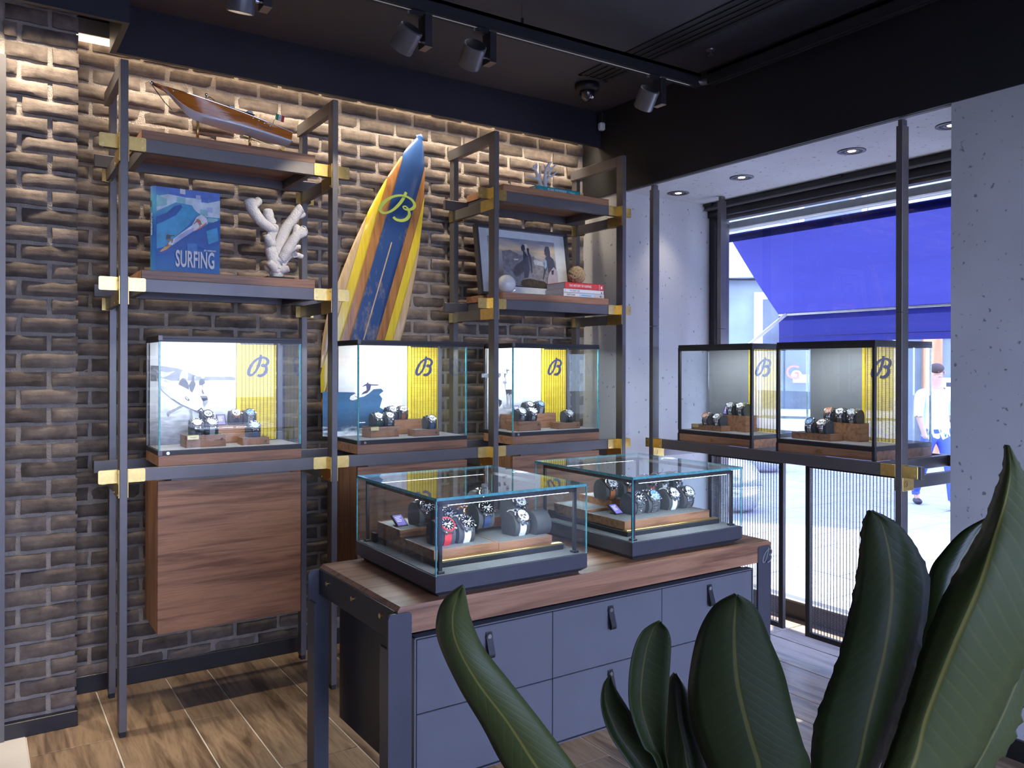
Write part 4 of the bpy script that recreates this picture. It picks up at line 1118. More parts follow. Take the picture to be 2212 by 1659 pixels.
def wmesh(kind, *a):
    k = (kind,) + a
    if k in _wc: return _wc[k]
    if kind == 'cushion':
        c = catmull([(y, z, 0) for y, z in CPROF], 4)
        b = MB().use(M['cushion'])
        sw = Matrix(((0, 1, 0, -CW / 2), (1, 0, 0, 0), (0, 0, 1, 0), (0, 0, 0, 1)))
        b.prism([(p.x, p.y) for p in c], CW, sw)
        me = b.mesh('cushion', True); me.set_sharp_from_angle(angle=math.radians(60))
    elif kind == 'strap':
        b = MB().use(STR[a[0]]); rows = []
        c = catmull([(y * 1.03, z * 1.02 + .0006, 0) for y, z in CPROF[:8]], 5)
        n = len(c)
        for i, p in enumerate(c):
            q = c[min(i + 1, n - 1)] - c[max(i - 1, 0)]; nr = Vector((-q.y, q.x, 0)).normalized()
            w = .0098 + .0022 * (i / n); o = nr * .0028
            rows.append([Vector((-w, p.x, p.y)), Vector((-w, p.x + o.x, p.y + o.y)), Vector((w, p.x + o.x, p.y + o.y)), Vector((w, p.x, p.y))])
        b.grid(rows); me = b.mesh('strap', False)
    elif kind == 'bracelet':
        b = MB().use(M['steel'])
        c = catmull([(y * 1.03, z * 1.02 + .0006, 0) for y, z in CPROF[:8]], 5)
        for i in range(0, len(c) - 1, 2):
            p = (c[i] + c[min(i + 2, len(c) - 1)]) / 2; q = (c[min(i + 2, len(c) - 1)] - c[i])
            L = q.length; ang = math.atan2(q.y, q.x)
            mt = Matrix.Translation((0, p.x, p.y)) @ Matrix.Rotation(ang, 4, 'X')
            for x0, x1, hh in ((-.0105, -.0045, .0034), (-.004, .004, .0042), (.0045, .0105, .0034)):
                b.box(x0, x1, -L * .46, L * .46, .0, hh, bev=.0006, mt=mt)
        me = b.mesh('bracelet')
    elif kind == 'case':
        m = {'steel': M['steel'], 'gold': M['gold'], 'black': BEZ['black']}[a[0]]
        b = MB().use(m).lathe([(.019, -.0005), (.0212, .001), (.0215, .006), (.0205, .0085), (.019, .0088)], 26)
        for sx in (-1, 1):
            for sy in (-1, 1):
                b.box(sx * .0095 - .002, sx * .0095 + .002, min(sy * .016, sy * .0255), max(sy * .016, sy * .0255), -.001, .0045, bev=.0006)
        b.cyl((.021, 0, .0045), (.0265, 0, .0045), .0027, n=10)
        for s in (-1, 1): b.cyl((.0185, s * .010, .0045), (.0235, s * .0128, .0045), .0019, n=8)
        me = b.mesh('watch_case', True); me.set_sharp_from_angle(angle=math.radians(35))
    elif kind == 'bezel':
        b = MB().use(BEZ[a[0]]).lathe([(.0203, .0086), (.0206, .0105), (.0192, .0122), (.0172, .0116), (.0168, .0098), (.0168, .0088)], 30)
        b.use(M['chrome'])
        for k in range(12):
            ang = PI / 6 * k; mt = Matrix.Rotation(ang, 4, 'Z')
            b.box(-.0006, .0006, .0176, .0190, .0117, .0125, mt=mt)
        me = b.mesh('bezel')
    elif kind == 'dial':
        b = MB().use(DIAL[a[0]]).lathe([(.0001, .0098), (.0169, .0098), (.0169, .0092)], 24)
        lum = M['white'] if a[0] != 'white' else ink
        b.use(lum)
        for k in range(12):
            b.box(-.0006, .0006, .0125, .0158, .0098, .0103, mt=Matrix.Rotation(PI / 6 * k, 4, 'Z'))
        b.box(-.0006, .0006, -.002, .0085, .0105, .0109, mt=Matrix.Rotation(1.05, 4, 'Z')).box(-.0005, .0005, -.002, .013, .011, .0113, mt=Matrix.Rotation(-1.05, 4, 'Z'))
        for x, y in ((-.0068, 0), (.0068, 0), (0, -.0068)):
            b.lathe([(.0034, .0098), (.0036, .0102), (.0028, .0102), (.0026, .0098)], 14, Matrix.Translation((x, y, 0)))
        me = b.mesh('dial')
    _wc[k] = me
    return me


DM = Matrix.Translation((0, -.0245, .0475)) @ Matrix.Rotation(math.radians(48), 4, 'X')
NW = [0]


def watch(label, loc, rz=0.0, band='steel', dial='black', bezel='steel', case='steel', group=None, s=1.0, empty=False):
    rn = random.Random(label)
    t = thing('cushion_roll' if empty else 'watch', label, 'cushion' if empty else 'watch', loc, rz + rn.uniform(-.05, .05), group)
    t.scale = (s, s, s)
    link('cushion', wmesh('cushion'), t)
    if empty: return t
    if band == 'steel': link('bracelet', wmesh('bracelet'), t)
    else: link('strap', wmesh('strap', band), t)
    c = link('watch_case', wmesh('case', case), t); c.matrix_local = DM
    link('bezel', wmesh('bezel', bezel), c); link('dial', wmesh('dial', dial), c)
    return t


def wy(px, y, z): p = at_y(px, 900, y); return (p.x, y, z)
def wx(px, x, z): p = at_x(px, 900, x); return (x, p.y, z)


G1 = 'watches in the glass cases on the wall rack'; G2 = 'watches in the window cases'; G3 = 'watches in the table cases'
a, b_ = ZF + .0485, ZF + .0765
watch('watch with black bezel on the low riser, left of the pair, three surfers case', wy(423, 3.515, a), 0, 'black', 'grey', 'black', group=G1)
watch('watch with pale grey strap on the low riser, three surfers case', wy(455, 3.515, a), 0, 'grey', 'black', 'steel', group=G1)
watch('watch with white dial at the left end of the tall riser, three surfers case', wy(446, 3.622, b_), 0, 'black', 'white', 'black', group=G1)
watch('rose gold watch between price screen and light blue watch, three surfers case', wy(507, 3.622, b_), 0, 'black', 'white', 'gold', 'gold', group=G1)
watch('light blue dial watch at the right end of the tall riser, three surfers case', wy(537, 3.622, b_), 0, 'grey', 'blue', 'steel', group=G1)
watch('blue dial watch with navy strap alone on the flat riser, three surfers case', wy(546, 3.497, ZF + .0305), 0, 'navy', 'blue', 'blue', group=G1)
watch('watch with dark green strap and white dial, breaking wave case', wy(812, 3.555, a), 0, 'green', 'white', 'steel', group=G1)
watch('steel bracelet watch with white dial on the low riser, breaking wave case', wy(836, 3.555, a), 0, 'steel', 'white', 'steel', group=G1)
watch('watch with navy strap and white dial on the tall riser, breaking wave case', wy(843, 3.633, ZF + .0715), 0, 'navy', 'white', 'steel', group=G1)
watch('watch with brown strap at the right end of the tall riser, breaking wave case', wy(866, 3.633, ZF + .0715), 0, 'brown', 'white', 'steel', group=G1)
watch('watch with blue strap alone on the flat riser, breaking wave case', wy(927, 3.495, ZF + .0315), 0, 'blue', 'white', 'steel', group=G1)
watch('steel watch with blue bezel at the left of the low riser, white sweater case', wy(1122, 3.51, a), 0, 'steel', 'blue', 'blue', group=G1)
watch('steel watch with grey dial at the right of the low riser, white sweater case', wy(1145, 3.51, a), 0, 'steel', 'grey', 'steel', group=G1)
watch('black bezel watch in the middle of the tall riser, white sweater case', wy(1139, 3.623, ZF + .0775), 0, 'steel', 'white', 'black', group=G1)
watch('blue dial watch at the right end of the tall riser, white sweater case', wy(1162, 3.623, ZF + .0775), 0, 'grey', 'blue', 'blue', group=G1)
watch('black strap watch alone on the flat riser, white sweater case', wy(1224, 3.50, ZF + .0325), 0, 'black', 'grey', 'steel', group=G1)
watch('copper dial steel watch on the low riser, window case by the concrete reveal', wx(1532, 3.21, ZW + .0275), -PI / 2, 'steel', 'copper', 'gold', group=G2, s=.95)
watch('steel watch right of the copper dial one, window case by the concrete reveal', wx(1556, 3.21, ZW + .0275), -PI / 2, 'steel', 'white', 'steel', group=G2, s=.95)
watch('steel watch beside the price screen, window case by the concrete reveal', wx(1585, 3.293, ZW + .0815), -PI / 2, 'steel', 'grey', 'steel', group=G2)
watch('rightmost steel watch on the tall riser, window case by the concrete reveal', wx(1607, 3.293, ZW + .0815), -PI / 2, 'steel', 'white', 'steel', group=G2)
watch('blue dial steel watch at the left of the low riser, window case behind the post', wx(1757, 3.215, ZW + .0305), -PI / 2, 'steel', 'blue', 'blue', group=G2)
watch('pale dial steel watch at the right of the low riser, window case behind the post', wx(1783, 3.215, ZW + .0305), -PI / 2, 'steel', 'white', 'gold', group=G2)
watch('copper dial watch, left of three on the knotty riser, window case', wx(1798, 3.298, ZW + .0795), -PI / 2, 'steel', 'copper', 'gold', group=G2)
watch('white dial watch, middle of three on the knotty riser, window case', wx(1822, 3.298, ZW + .0795), -PI / 2, 'steel', 'white', 'steel', group=G2)
watch('grey dial watch, right of three on the knotty riser, window case', wx(1848, 3.298, ZW + .0795), -PI / 2, 'steel', 'grey', 'steel', group=G2)


def wt(px, py, z): p = at_z(px, py, z); return (p.x, p.y, z)


watch('steel bracelet watch beside the price screen, near table case', wt(910, 1131, .9195), .12, 'steel', 'black', 'steel', group=G3, s=1.12)
watch('watch with a bright red rubber strap, near table case', wt(952, 1174, .8995), .1, 'red', 'black', 'red', group=G3, s=1.12)
watch('watch with a white rubber strap beside the red one, near table case', wt(993, 1168, .8995), .1, 'white', 'black', 'steel', group=G3, s=1.12)
watch('watch with orange strap and orange bezel, near table case', wt(1004, 1146, .8995), .1, 'orange', 'black', 'orange', group=G3, s=1.12)
watch('watch with a bright yellow strap behind the red one, near table case', wt(957, 1149, .8995), .1, 'yellow', 'black', 'steel', group=G3, s=1.12)
watch('watch with a navy blue strap in the middle of the near table case', wt(1037, 1136, .9245), .1, 'navy', 'black', 'black', group=G3, s=1.12)
watch('steel watch behind the navy strap one, near table case', wt(1036, 1103, .9245), .1, 'steel', 'grey', 'steel', group=G3, s=1.12)
watch('white strap watch behind the bright reflection, near table case', wt(1113, 1153, .8965), .1, 'white', 'white', 'steel', group=G3, s=1.12)
watch('steel watch further back behind the reflection, near table case', wt(1108, 1120, .9245), .1, 'steel', 'white', 'steel', group=G3, s=1.12)
watch('ribbed dark cushion roll without a watch, near table case', wt(1160, 1150, .8965), .1, group=None, s=1.12, empty=True)
watch('first watch with tan brown leather strap, far table case', wt(1308, 1076, .9295), .1, 'brown', 'white', 'steel', group=G3, s=1.12)
watch('second watch with tan brown leather strap, next to the dark frame post, far table case', wt(1343, 1071, .9295), .1, 'brown', 'white', 'steel', group=G3, s=1.12)
watch('watch on the dark roll behind the corner post, far table case', wt(1366, 1108, .8995), .1, 'steel', 'black', 'steel', group=G3, s=1.12)
watch('copper dial watch behind the reflective front, far table case', wt(1392, 1068, .9295), .1, 'brown', 'copper', 'steel', group=G3, s=1.12)
watch('white watch in the back row behind the reflective front, far table case', wt(1420, 1063, .9295), .1, 'white', 'white', 'steel', group=G3, s=1.12)
watch('pale watch at the right end of the back row, far table case', wt(1449, 1060, .9295), .1, 'steel', 'white', 'steel', group=G3, s=1.12)
watch('steel watch at the left of the front row, far table case', wt(1398, 1104, .8995), .1, 'steel', 'blue', 'steel', group=G3, s=1.12)
watch('white strap watch in the front row, far table case', wt(1440, 1098, .8995), .1, 'white', 'white', 'steel', group=G3, s=1.12)
watch('steel watch at the right of the front row, far table case', wt(1472, 1094, .8995), .1, 'steel', 'white', 'steel', group=G3, s=1.12)

scr = glow('price_screen_violet', (0.16, 0.13, 0.42), 0.7); scr_l = glow('price_screen_text', (0.75, 0.75, 0.9), 0.9)


def price_screen(label, loc, rz=0.0, tilt=25, w=.038, h=.050):
    t = thing('price_screen', label, 'price screen', loc, rz, 'small price screens beside the watches')
    mt = Matrix.Translation((0, -.008, .001)) @ Matrix.Rotation(math.radians(-tilt), 4, 'X')
    obj('frame', MB().use(M['metal_dark']).box(-w / 2, w / 2, 0, .006, 0, h, bev=.001, mt=mt), None, t)
    obj('screen', MB().use(scr).box(-w / 2 + .004, w / 2 - .004, -.0006, 0, .004, h - .004, mt=mt), None, t)
    b = MB().use(scr_l)
    for k, ww in enumerate((.020, .014, .018, .016)):
        b.box(-w / 2 + .008, -w / 2 + .008 + ww, -.0009, -.0006, h - .013 - k * .006, h - .0115 - k * .006, mt=mt)
    obj('screen_text', b, None, t)
    obj('stand', MB().use(M['metal_dark']).box(-w / 2 + .002, w / 2 - .002, -.006, .022, 0, .003), None, t)
    return t


price_screen('small violet price screen on the tall riser, three surfers case', wy(478, 3.622, ZF + .0765))
price_screen('small violet price screen on the tall riser, breaking wave case', wy(817, 3.635, ZF + .0005), h=.118, w=.034)
price_screen('small violet price screen behind the low riser, white sweater case', wy(1117, 3.625, ZF + .0775))
price_screen('small violet price screen in the window case by the concrete reveal', wx(1569, 3.288, ZW + .0815), -PI / 2)
price_screen('tilted price screen on the raised tray, near table case', wt(868, 1136, .9195), .1, 55)
price_screen('tilted violet price screen in the far table case', wt(1336, 1110, .8995), .1, 55)
b = thing('price_plate', 'small folded brass price plate on the low riser, three surfers case', 'price plate', (.74, 3.4625, ZF + .0495), 0, 'brass price plates')
obj('plate', MB().use(M['card']).box(-.022, .022, -.001, .0, -.016, .002).box(-.022, .022, -.001, .014, .0005, .002), None, b)
obj('engraving', MB().use(ink_mid).box(-.012, .012, -.0014, -.001, -.007, -.0055).box(-.010, .008, -.0014, -.001, -.010, -.009), None, b)
b = thing('price_plate', 'small pale price plate on the low riser, breaking wave case', 'price plate', (1.552, 3.4985, ZF + .0495), 0, 'brass price plates')
obj('plate', MB().use(M['card']).box(-.020, .020, -.001, .0, -.016, .002).box(-.020, .020, -.001, .014, .0005, .002), None, b)
b = thing('price_plate', 'small folded brass price plate in the window case by the concrete reveal', 'price plate', (3.1745, 3.04, ZW + .0285), -PI / 2, 'brass price plates')
obj('plate', MB().use(M['card']).box(-.022, .022, -.001, .0, -.016, .002).box(-.022, .022, -.001, .014, .0005, .002), None, b)
# ================================================================ things on the shelves
# ---- model speedboat
ZS = 2.271 + .0355
mahog = wood('varnished_mahogany', (0.42, 0.12, 0.015), (0.66, 0.22, 0.03), 'X', rough=0.12, scale=1.4, stretch=0.05)
hullw = plain('white_hull', (0.78, 0.77, 0.78), 0.15, 0, 0.02, 20)
t = thing('model_boat', 'varnished wooden model speedboat with white hull and small flag', 'model boat', (.567, 3.455, ZS), 0)
L = .56
bp0 = math.radians(12.0)   # bow-up trim


def hull_station(u):
    """u 0 bow .. 1 stern; returns half-beam at deck, deck height, chine half beam, chine height, keel height"""
    beam = .066 * (1 - (1 - min(1, u / .62)) ** 2.0) ** .62 if u < .62 else .066 - .020 * ((u - .62) / .38) ** 1.6
    sheer = .104 - .030 * u - .016 * math.sin(PI * u * .9) * .3 - .012 * u * u
    keel = .092 * (1 - min(1, u / .36)) ** 2.0 + .004
    chb = beam * (.28 + .66 * min(1, u / .55))
    chh = keel + (.008 + .008 * min(1, u / .3)) * (1 if u > .02 else 0) + (.0 if u > .3 else .012 * (1 - u / .3))
    return beam, sheer, chb, min(chh, sheer - .004), keel


low, topside, deckm = MB().use(hullw), MB().use(mahog), MB().use(mahog)
NS = 22; lr = []; tr_ = []; dr_ = []; sh = Matrix.Rotation(bp0, 4, 'Y')
for i in range(NS + 1):
    u = i / NS; x = u * L
    bm_, sz, cb_, cz, kz = hull_station(u)
    if u < .02: bm_, cb_ = .004, .003
    wl = cz + (sz - cz) * .12
    wb_ = cb_ + (bm_ - cb_) * .22
    x0 = x + (.0 if u > .35 else (1 - u / .35) * .045 * 1.0)
    def V(xx, y, z): return Vector((xx, y, z))
    xk = x + max(0, (.36 - u) / .36) ** 1.2 * .07
    xm = x + max(0, (.36 - u) / .36) ** 1.2 * .035
    lr.append([V(xm, -wb_, wl), V(xm + (xk - xm) * .5, -cb_, cz), V(xk, 0, kz), V(xm + (xk - xm) * .5, cb_, cz), V(xm, wb_, wl)])
    tr_.append([V(xm, -wb_, wl), V(x + (xm - x) * .5, -(wb_ + bm_) / 2 - .002, (wl + sz) / 2), V(x, -bm_, sz)])
    dr_.append([V(x, -bm_, sz), V(x, -bm_ * .5, sz + .006), V(x, 0, sz + .008), V(x, bm_ * .5, sz + .006), V(x, bm_, sz)])
low.grid(lr)
topside.grid(tr_); topside.grid([[Vector((p.x, -p.y, p.z)) for p in r] for r in tr_])
deckm.grid(dr_)
r = lr[-1]; topside.poly([tr_[-1][0], tr_[-1][2], dr_[-1][2], Vector((tr_[-1][2].x, -tr_[-1][2].y, tr_[-1][2].z)), Vector((tr_[-1][0].x, -tr_[-1][0].y, tr_[-1][0].z))], [(0, 1, 2, 3, 4)])
low.poly([p for p in r], [(0, 1, 2, 3, 4)])
bt = Matrix.Translation((0, 0, .100)) @ Matrix.Rotation(math.radians(7.2), 4, 'Y')


def bo(name, mb, mat=None, smooth=False, par=None):
    for v in mb.bm.verts: v.co = bt @ v.co
    o = obj(name, mb, mat, par or t, smooth)
    if smooth: o.data.set_sharp_from_angle(angle=math.radians(40))
    return o


bo('lower_hull', low, smooth=True); bo('topsides', topside, smooth=True); bo('deck', deckm, smooth=True)
rub = MB().use(M['chrome'])
for s in (-1, 1): rub.tube([Vector((p[2].x, s * -p[2].y * 1.01, p[2].z - .001)) for p in tr_], .0016, 6)
bo('chrome_rail', rub, smooth=True)
st = MB().use(M['chrome']).tube([(L + .002, -.05, .018), (L + .002, .05, .018)], .003, 6).use(M['chrome']).ball((-.002, 0, hull_station(0)[1] + .003), .007, 10, 7)
st.tube([(0, 0, .100), (.018, 0, .082), (.05, 0, .050), (.085, 0, .024)], .0016, 6)
bo('bow_fitting', st, smooth=True)
seam = MB().use(M['paper']).tube([Vector((p[0].x, p[0].y * 1.012, p[0].z)) for p in tr_], .0016, 6)
bo('waterline', seam)
cock = MB().use(M['leather']).box(.235, .395, -.044, .044, .086, .0885)
for x in (.29, .365): cock.use(M['white']).box(x, x + .024, -.042, .042, .086, .100, bev=.004)
bo('cockpit', cock)
ws = MB().use(M['chrome']).tube([(.232, -.046, .094), (.214, -.03, .110), (.210, 0, .114), (.214, .03, .110), (.232, .046, .094)], .0014, 6)
ws.tube([(.205, 0, .095), (.205, 0, .122)], .002, 6).ball((.205, 0, .126), .006, 10, 6)
bo('windscreen', ws)
vents = MB().use(M['chrome'])
for k in range(4): vents.ball((.385 + k * .024, -hull_station(.70)[0] - .0005, .066 - .004 * k), .0042, 10, 6, (1, .5, .8))
vents.ball((.075, -.034, .090), .004, 10, 6).box(.40, .47, -.067, -.064, .040, .0425)
bo('hull_vents', vents, smooth=True)
fl_ = MB().use(M['chrome']).cyl((.475, -.030, .064), (.485, -.030, .125), .0012, n=6)
fg = bo('flag_staff', fl_)
red = plain('flag_red', (.60, .05, .04), .6); grn = plain('flag_green', (.03, .30, .12), .6)
f = MB()
for k, mm in enumerate((grn, M['white'], red)): f.use(mm).box(.485 + k * .012, .497 + k * .012, -.0306, -.0298, .098 - .001 * k, .124 - .001 * k)
f.use(ink_lt).box(.500, .505, -.0309, -.0306, .106, .115)
bo('flag', f, par=fg)
pr = MB().use(M['brass']).tube([(.37, 0, .004), (.53, 0, -.012)], .002, 6).cyl((.528, 0, -.012), (.536, 0, -.013), .004, n=10).box(.535, .548, -.001, .001, -.020, .006).box(.528, .533, -.013, .013, -.016, -.010)
bo('propeller_gear', pr)
sd = MB().use(M['brass'])
zb = [(bt @ Vector((x, 0, .004))).z for x in (.20, .40)]
for x, z in zip((.185, .395), zb): sd.cyl((x, 0, 0), (x, 0, .012), .012, .007, 16).cyl((x, 0, .012), (x, 0, z + .012), .0055, n=14)
obj('stand', sd, None, t, smooth=True)
# ---- big surf book
t = thing('surf_book', 'large blue picture book standing upright with two painted surfers on its cover', 'book', (.583, 3.462, 1.7675), math.radians(2))
bw, bh, bt_ = .262, .343, .045
blue0 = ramp_mat('cover_paint', 'Z', [(0, (.05, .22, .52)), (.10, (.03, .16, .45)), (.20, (.05, .20, .50)), (.28, (.12, .45, .62)), (.34, (.10, .20, .55))], nscale=9, namt=.5)
cov = MB().use(blue0).box(.014, bw, 0, .003, 0, bh).box(.014, bw, bt_ - .003, bt_, 0, bh)
obj('cover', cov, None, t)
sp_ = MB().use(blue0); prof = [(.014, 0), (.004, .004), (0, .014), (0, bt_ - .014), (.004, bt_ - .004), (.014, bt_)]
sp_.grid([[Vector((x, y, 0)) for x, y in prof], [Vector((x, y, bh)) for x, y in prof]])
sp = obj('spine', sp_, None, t)
bx('page_block', (.016, bw - .004, .004, bt_ - .004, .003, bh - .003), M['paper'], t)
B2 = lambda zx, zy: ((zx - 205) / (1000 - 205) * (bw - .016) + .016, bh - ((zy - (100 + (zx - 205) * .105)) / (1035 - (zx - 205) * .035)) * bh)
cm = {k: plain('cover_' + k, c, .4, 0, .18, 30) for k, c in dict(sky=(.10, .20, .60), pale=(.62, .74, .80), foam=(.80, .82, .82), teal=(.30, .60, .62), wave=(.05, .36, .62), deep=(.015, .10, .38), mid=(.05, .20, .50), lilac=(.45, .50, .72), skin=(.42, .16, .07), board=(.80, .40, .10), dark=(.05, .08, .08), red=(.70, .20, .12)).items()}
bk = lambda pts: [B2(*p) for p in pts]
polys = [(cm['sky'], bk([(360, 125), (490, 140), (1000, 190), (1000, 270), (560, 235), (350, 195)])), (cm['pale'], bk([(205, 220), (350, 195), (560, 235), (760, 250), (840, 300), (1000, 270), (1000, 480), (820, 470), (720, 420), (600, 320), (450, 290), (205, 400)])),
         (cm['teal'], bk([(205, 200), (270, 225), (330, 260), (330, 330), (205, 350)])), (cm['teal'], bk([(450, 225), (560, 240), (560, 310), (450, 300)])), (cm['teal'], bk([(745, 375), (840, 385), (840, 460), (745, 450)])), (cm['teal'], bk([(840, 480), (970, 490), (970, 540), (840, 530)])),
         (cm['lilac'], bk([(690, 205), (750, 210), (750, 260), (690, 255)])), (cm['sky'], bk([(760, 180), (845, 190), (845, 300), (760, 290)])), (cm['lilac'], bk([(830, 350), (900, 355), (900, 420), (830, 410)])), (cm['foam'], bk([(490, 130), (555, 140), (555, 200), (490, 190)])),
         (cm['wave'], bk([(205, 470), (330, 420), (420, 340), (500, 310), (640, 330), (700, 430), (600, 560), (430, 720), (300, 830), (205, 850)])), (cm['deep'], bk([(205, 470), (330, 420), (420, 340), (500, 320), (520, 350), (440, 450), (300, 520), (205, 560)])),
         (cm['foam'], bk([(330, 800), (480, 680), (640, 570), (700, 470), (760, 440), (830, 490), (840, 550), (660, 640), (500, 740), (400, 810)])), (cm['lilac'], bk([(430, 730), (560, 640), (660, 600), (660, 640), (500, 740), (400, 810)])),
         (cm['deep'], bk([(205, 900), (380, 830), (520, 740), (700, 640), (840, 560), (1000, 505), (1000, 800), (800, 860), (600, 800), (400, 900), (205, 930)])), (cm['mid'], bk([(580, 790), (700, 790), (700, 920), (580, 920)])), (cm['wave'], bk([(820, 640), (960, 600), (980, 760), (850, 800)])),
         (cm['board'], bk([(240, 885), (300, 830), (370, 805), (390, 810), (330, 860), (260, 890)])), (cm['skin'], bk([(325, 825), (345, 760), (330, 740), (345, 690), (372, 735), (408, 740), (395, 785), (380, 780), (385, 755), (360, 750), (340, 825)])),
         (cm['dark'], bk([(322, 690), (345, 678), (360, 690), (420, 690), (424, 700), (378, 702), (368, 740), (330, 735), (320, 750), (318, 735)])),
         (cm['red'], bk([(660, 645), (740, 590), (820, 540), (826, 550), (760, 600), (680, 640)])), (cm['skin'], bk([(725, 590), (735, 570), (715, 555), (725, 540), (690, 535), (665, 560), (660, 550), (690, 520), (695, 495), (715, 495), (745, 515), (755, 545), (770, 560), (745, 565), (740, 585)]))]
poly_print('cover_art', polys, t, 0.0)
me = text_mesh('title', 'SURFING', .092, M['paper'], sx=.44, bold=.0022, extrude=.0002)
w0 = max(v.co.x for v in me.vertices); k = .152 / w0; me.transform(Matrix.Diagonal((k, 1, 1, 1)))
link('title', me, t, (.086, -.0085, .030))
link('author_line', text_mesh('author_line', 'JIM HEIMANN', .010, M['paper'], sx=.8, bold=.0003, extrude=.0001), t, (.196, -.0085, .098))
me = text_mesh('spine_title', 'SURFING', .026, M['paper'], sx=.85, bold=.0008, extrude=.0002)
me.transform(Matrix.Rotation(PI / 2, 4, 'Y')); me.transform(Matrix.Rotation(-PI / 2, 4, 'Z'))
link('spine_title', me, t, (-.0006, .013, .235))
bx('spine_patch', (-.0006, 0, .012, bt_ - .012, .262, .285), cm['dark'], t)


# ---- corals
def coral(name, label, loc, branches, rad, mat, base=None, rz=0.0, knob=None):
    t = thing(name, label, 'coral', loc, rz)
    vs = [Vector((0, 0, 0.0))]; ed = []; rs = [rad[0]]
    for pts, r0, r1 in branches:
        c = catmull(pts, 3); prev = None
        for i, p in enumerate(c):
            vs.append(p); rs.append(r0 + (r1 - r0) * i / (len(c) - 1)); n = len(vs) - 1
            if prev is None:
                near = min(range(n), key=lambda q: (vs[q] - p).length); ed.append((near, n))
            else: ed.append((prev, n))
            prev = n
    me = bpy.data.meshes.new('coral_body'); me.from_pydata(vs, ed, [])
    o = bpy.data.objects.new('coral_body', me); COL.objects.link(o)
    sk = o.modifiers.new('skin', 'SKIN'); sk.use_smooth_shade = True
    for i, r in enumerate(rs): me.skin_vertices[0].data[i].radius = (r, r)
    me.skin_vertices[0].data[0].use_root = True
    sb = o.modifiers.new('sub', 'SUBSURF'); sb.levels = 2; sb.render_levels = 2
    dg = bpy.context.evaluated_depsgraph_get(); m2 = bpy.data.meshes.new_from_object(o.evaluated_get(dg)); m2.name = 'coral_body'
    bpy.data.objects.remove(o)
    if knob:
        for v in m2.vertices: v.co += v.normal * noise.noise(v.co * 60) * knob
    m2.materials.clear(); m2.materials.append(mat); 
    for p in m2.polygons: p.use_smooth = True
    link('coral_body', m2, t)
    if base: obj('plinth', MB().use(M['black']).box(*base, bev=.002), None, t)
    return t


cmat, tr1, pb = _new('white_coral')
co = tr1.nodes.new('ShaderNodeTexCoord'); vo = tr1.nodes.new('ShaderNodeTexVoronoi'); vo.inputs['Scale'].default_value = 190
tr1.links.new(co.outputs['Object'], vo.inputs['Vector'])
bp = tr1.nodes.new('ShaderNodeBump'); bp.inputs['Strength'].default_value = .7; bp.inputs['Distance'].default_value = .003; bp.invert = True
tr1.links.new(vo.outputs['Distance'], bp.inputs['Height']); tr1.links.new(bp.outputs[0], pb.inputs['Normal'])
setp(pb, **{'Base Color': (.72, .70, .67, 1), 'Roughness': .8})
# local XZ taken from the photograph at the shelf plane; y gives depth
K = lambda zx, zy, y=0.0: (lambda p: (p.x - 1.096, y, p.z - 1.7675))(at_y(300 + zx * .18083, 380 + zy * .18083, 3.5))
br = [([K(1640, 1150), K(1620, 1040), K(1590, 930, .006), K(1565, 800, .008), K(1600, 620, .006), K(1560, 520, .0), K(1530, 390, -.004)], .030, .022),
      ([K(1600, 640, .0), K(1500, 590, -.014), K(1400, 500, -.02), K(1330, 380, -.02), K(1310, 290, -.015)], .020, .030),
      ([K(1330, 380, -.01), K(1400, 330, .010), K(1460, 275, .02)], .020, .019),
      ([K(1560, 800, -.01), K(1520, 760, -.022), K(1500, 710, -.026)], .016, .016),
      ([K(1640, 1120), K(1650, 960, .012), K(1690, 830, .018), K(1760, 640, .016), K(1830, 540, .008), K(1900, 420, .0), K(1950, 385, -.006)], .030, .022),
      ([K(1880, 470, .01), K(1950, 470, .012), K(1990, 440, .014)], .014, .012),
      ([K(1690, 1010, -.01), K(1760, 900, -.016), K(1830, 770, -.02), K(1900, 690, -.022), K(1975, 650, -.022)], .024, .024),
      ([K(1870, 720, -.02), K(1870, 640, -.014), K(1890, 600, -.01)], .018, .017), ([K(1940, 680, -.016), K(1965, 610, -.006)], .017, .015),
      ([K(1690, 1080, .0), K(1750, 990, .006), K(1830, 940, .012), K(1920, 945, .016), K(1975, 970, .018)], .024, .010), ([K(1850, 935, .01), K(1890, 920, .0)], .012, .010),
      ([K(1800, 900, -.012), K(1860, 860, -.02), K(1915, 855, -.022)], .014, .009),
      ([K(1630, 1130, -.012), K(1570, 1080, -.026), K(1520, 1030, -.032)], .020, .015), ([K(1670, 1140, -.012), K(1740, 1120, -.024), K(1770, 1110, -.028)], .018, .014),
      ([K(1620, 1150, .01), K(1560, 1100, .022), K(1545, 1060, .028)], .018, .012)]
coral('coral', 'large white branching coral on a black plinth beside the surf book', (1.096, 3.5, 1.7675), br, [.03], cmat, (-.060, .060, -.045, .045, 0, .014), knob=.002)
K2 = lambda zx, zy, y=0.0: (lambda p: (p.x - 2.505, y, p.z - 2.3455))(at_y(950 + zx * .18987, 300 + zy * .18987, 3.45))
r2 = lambda *p: [K2(*q) for q in p]
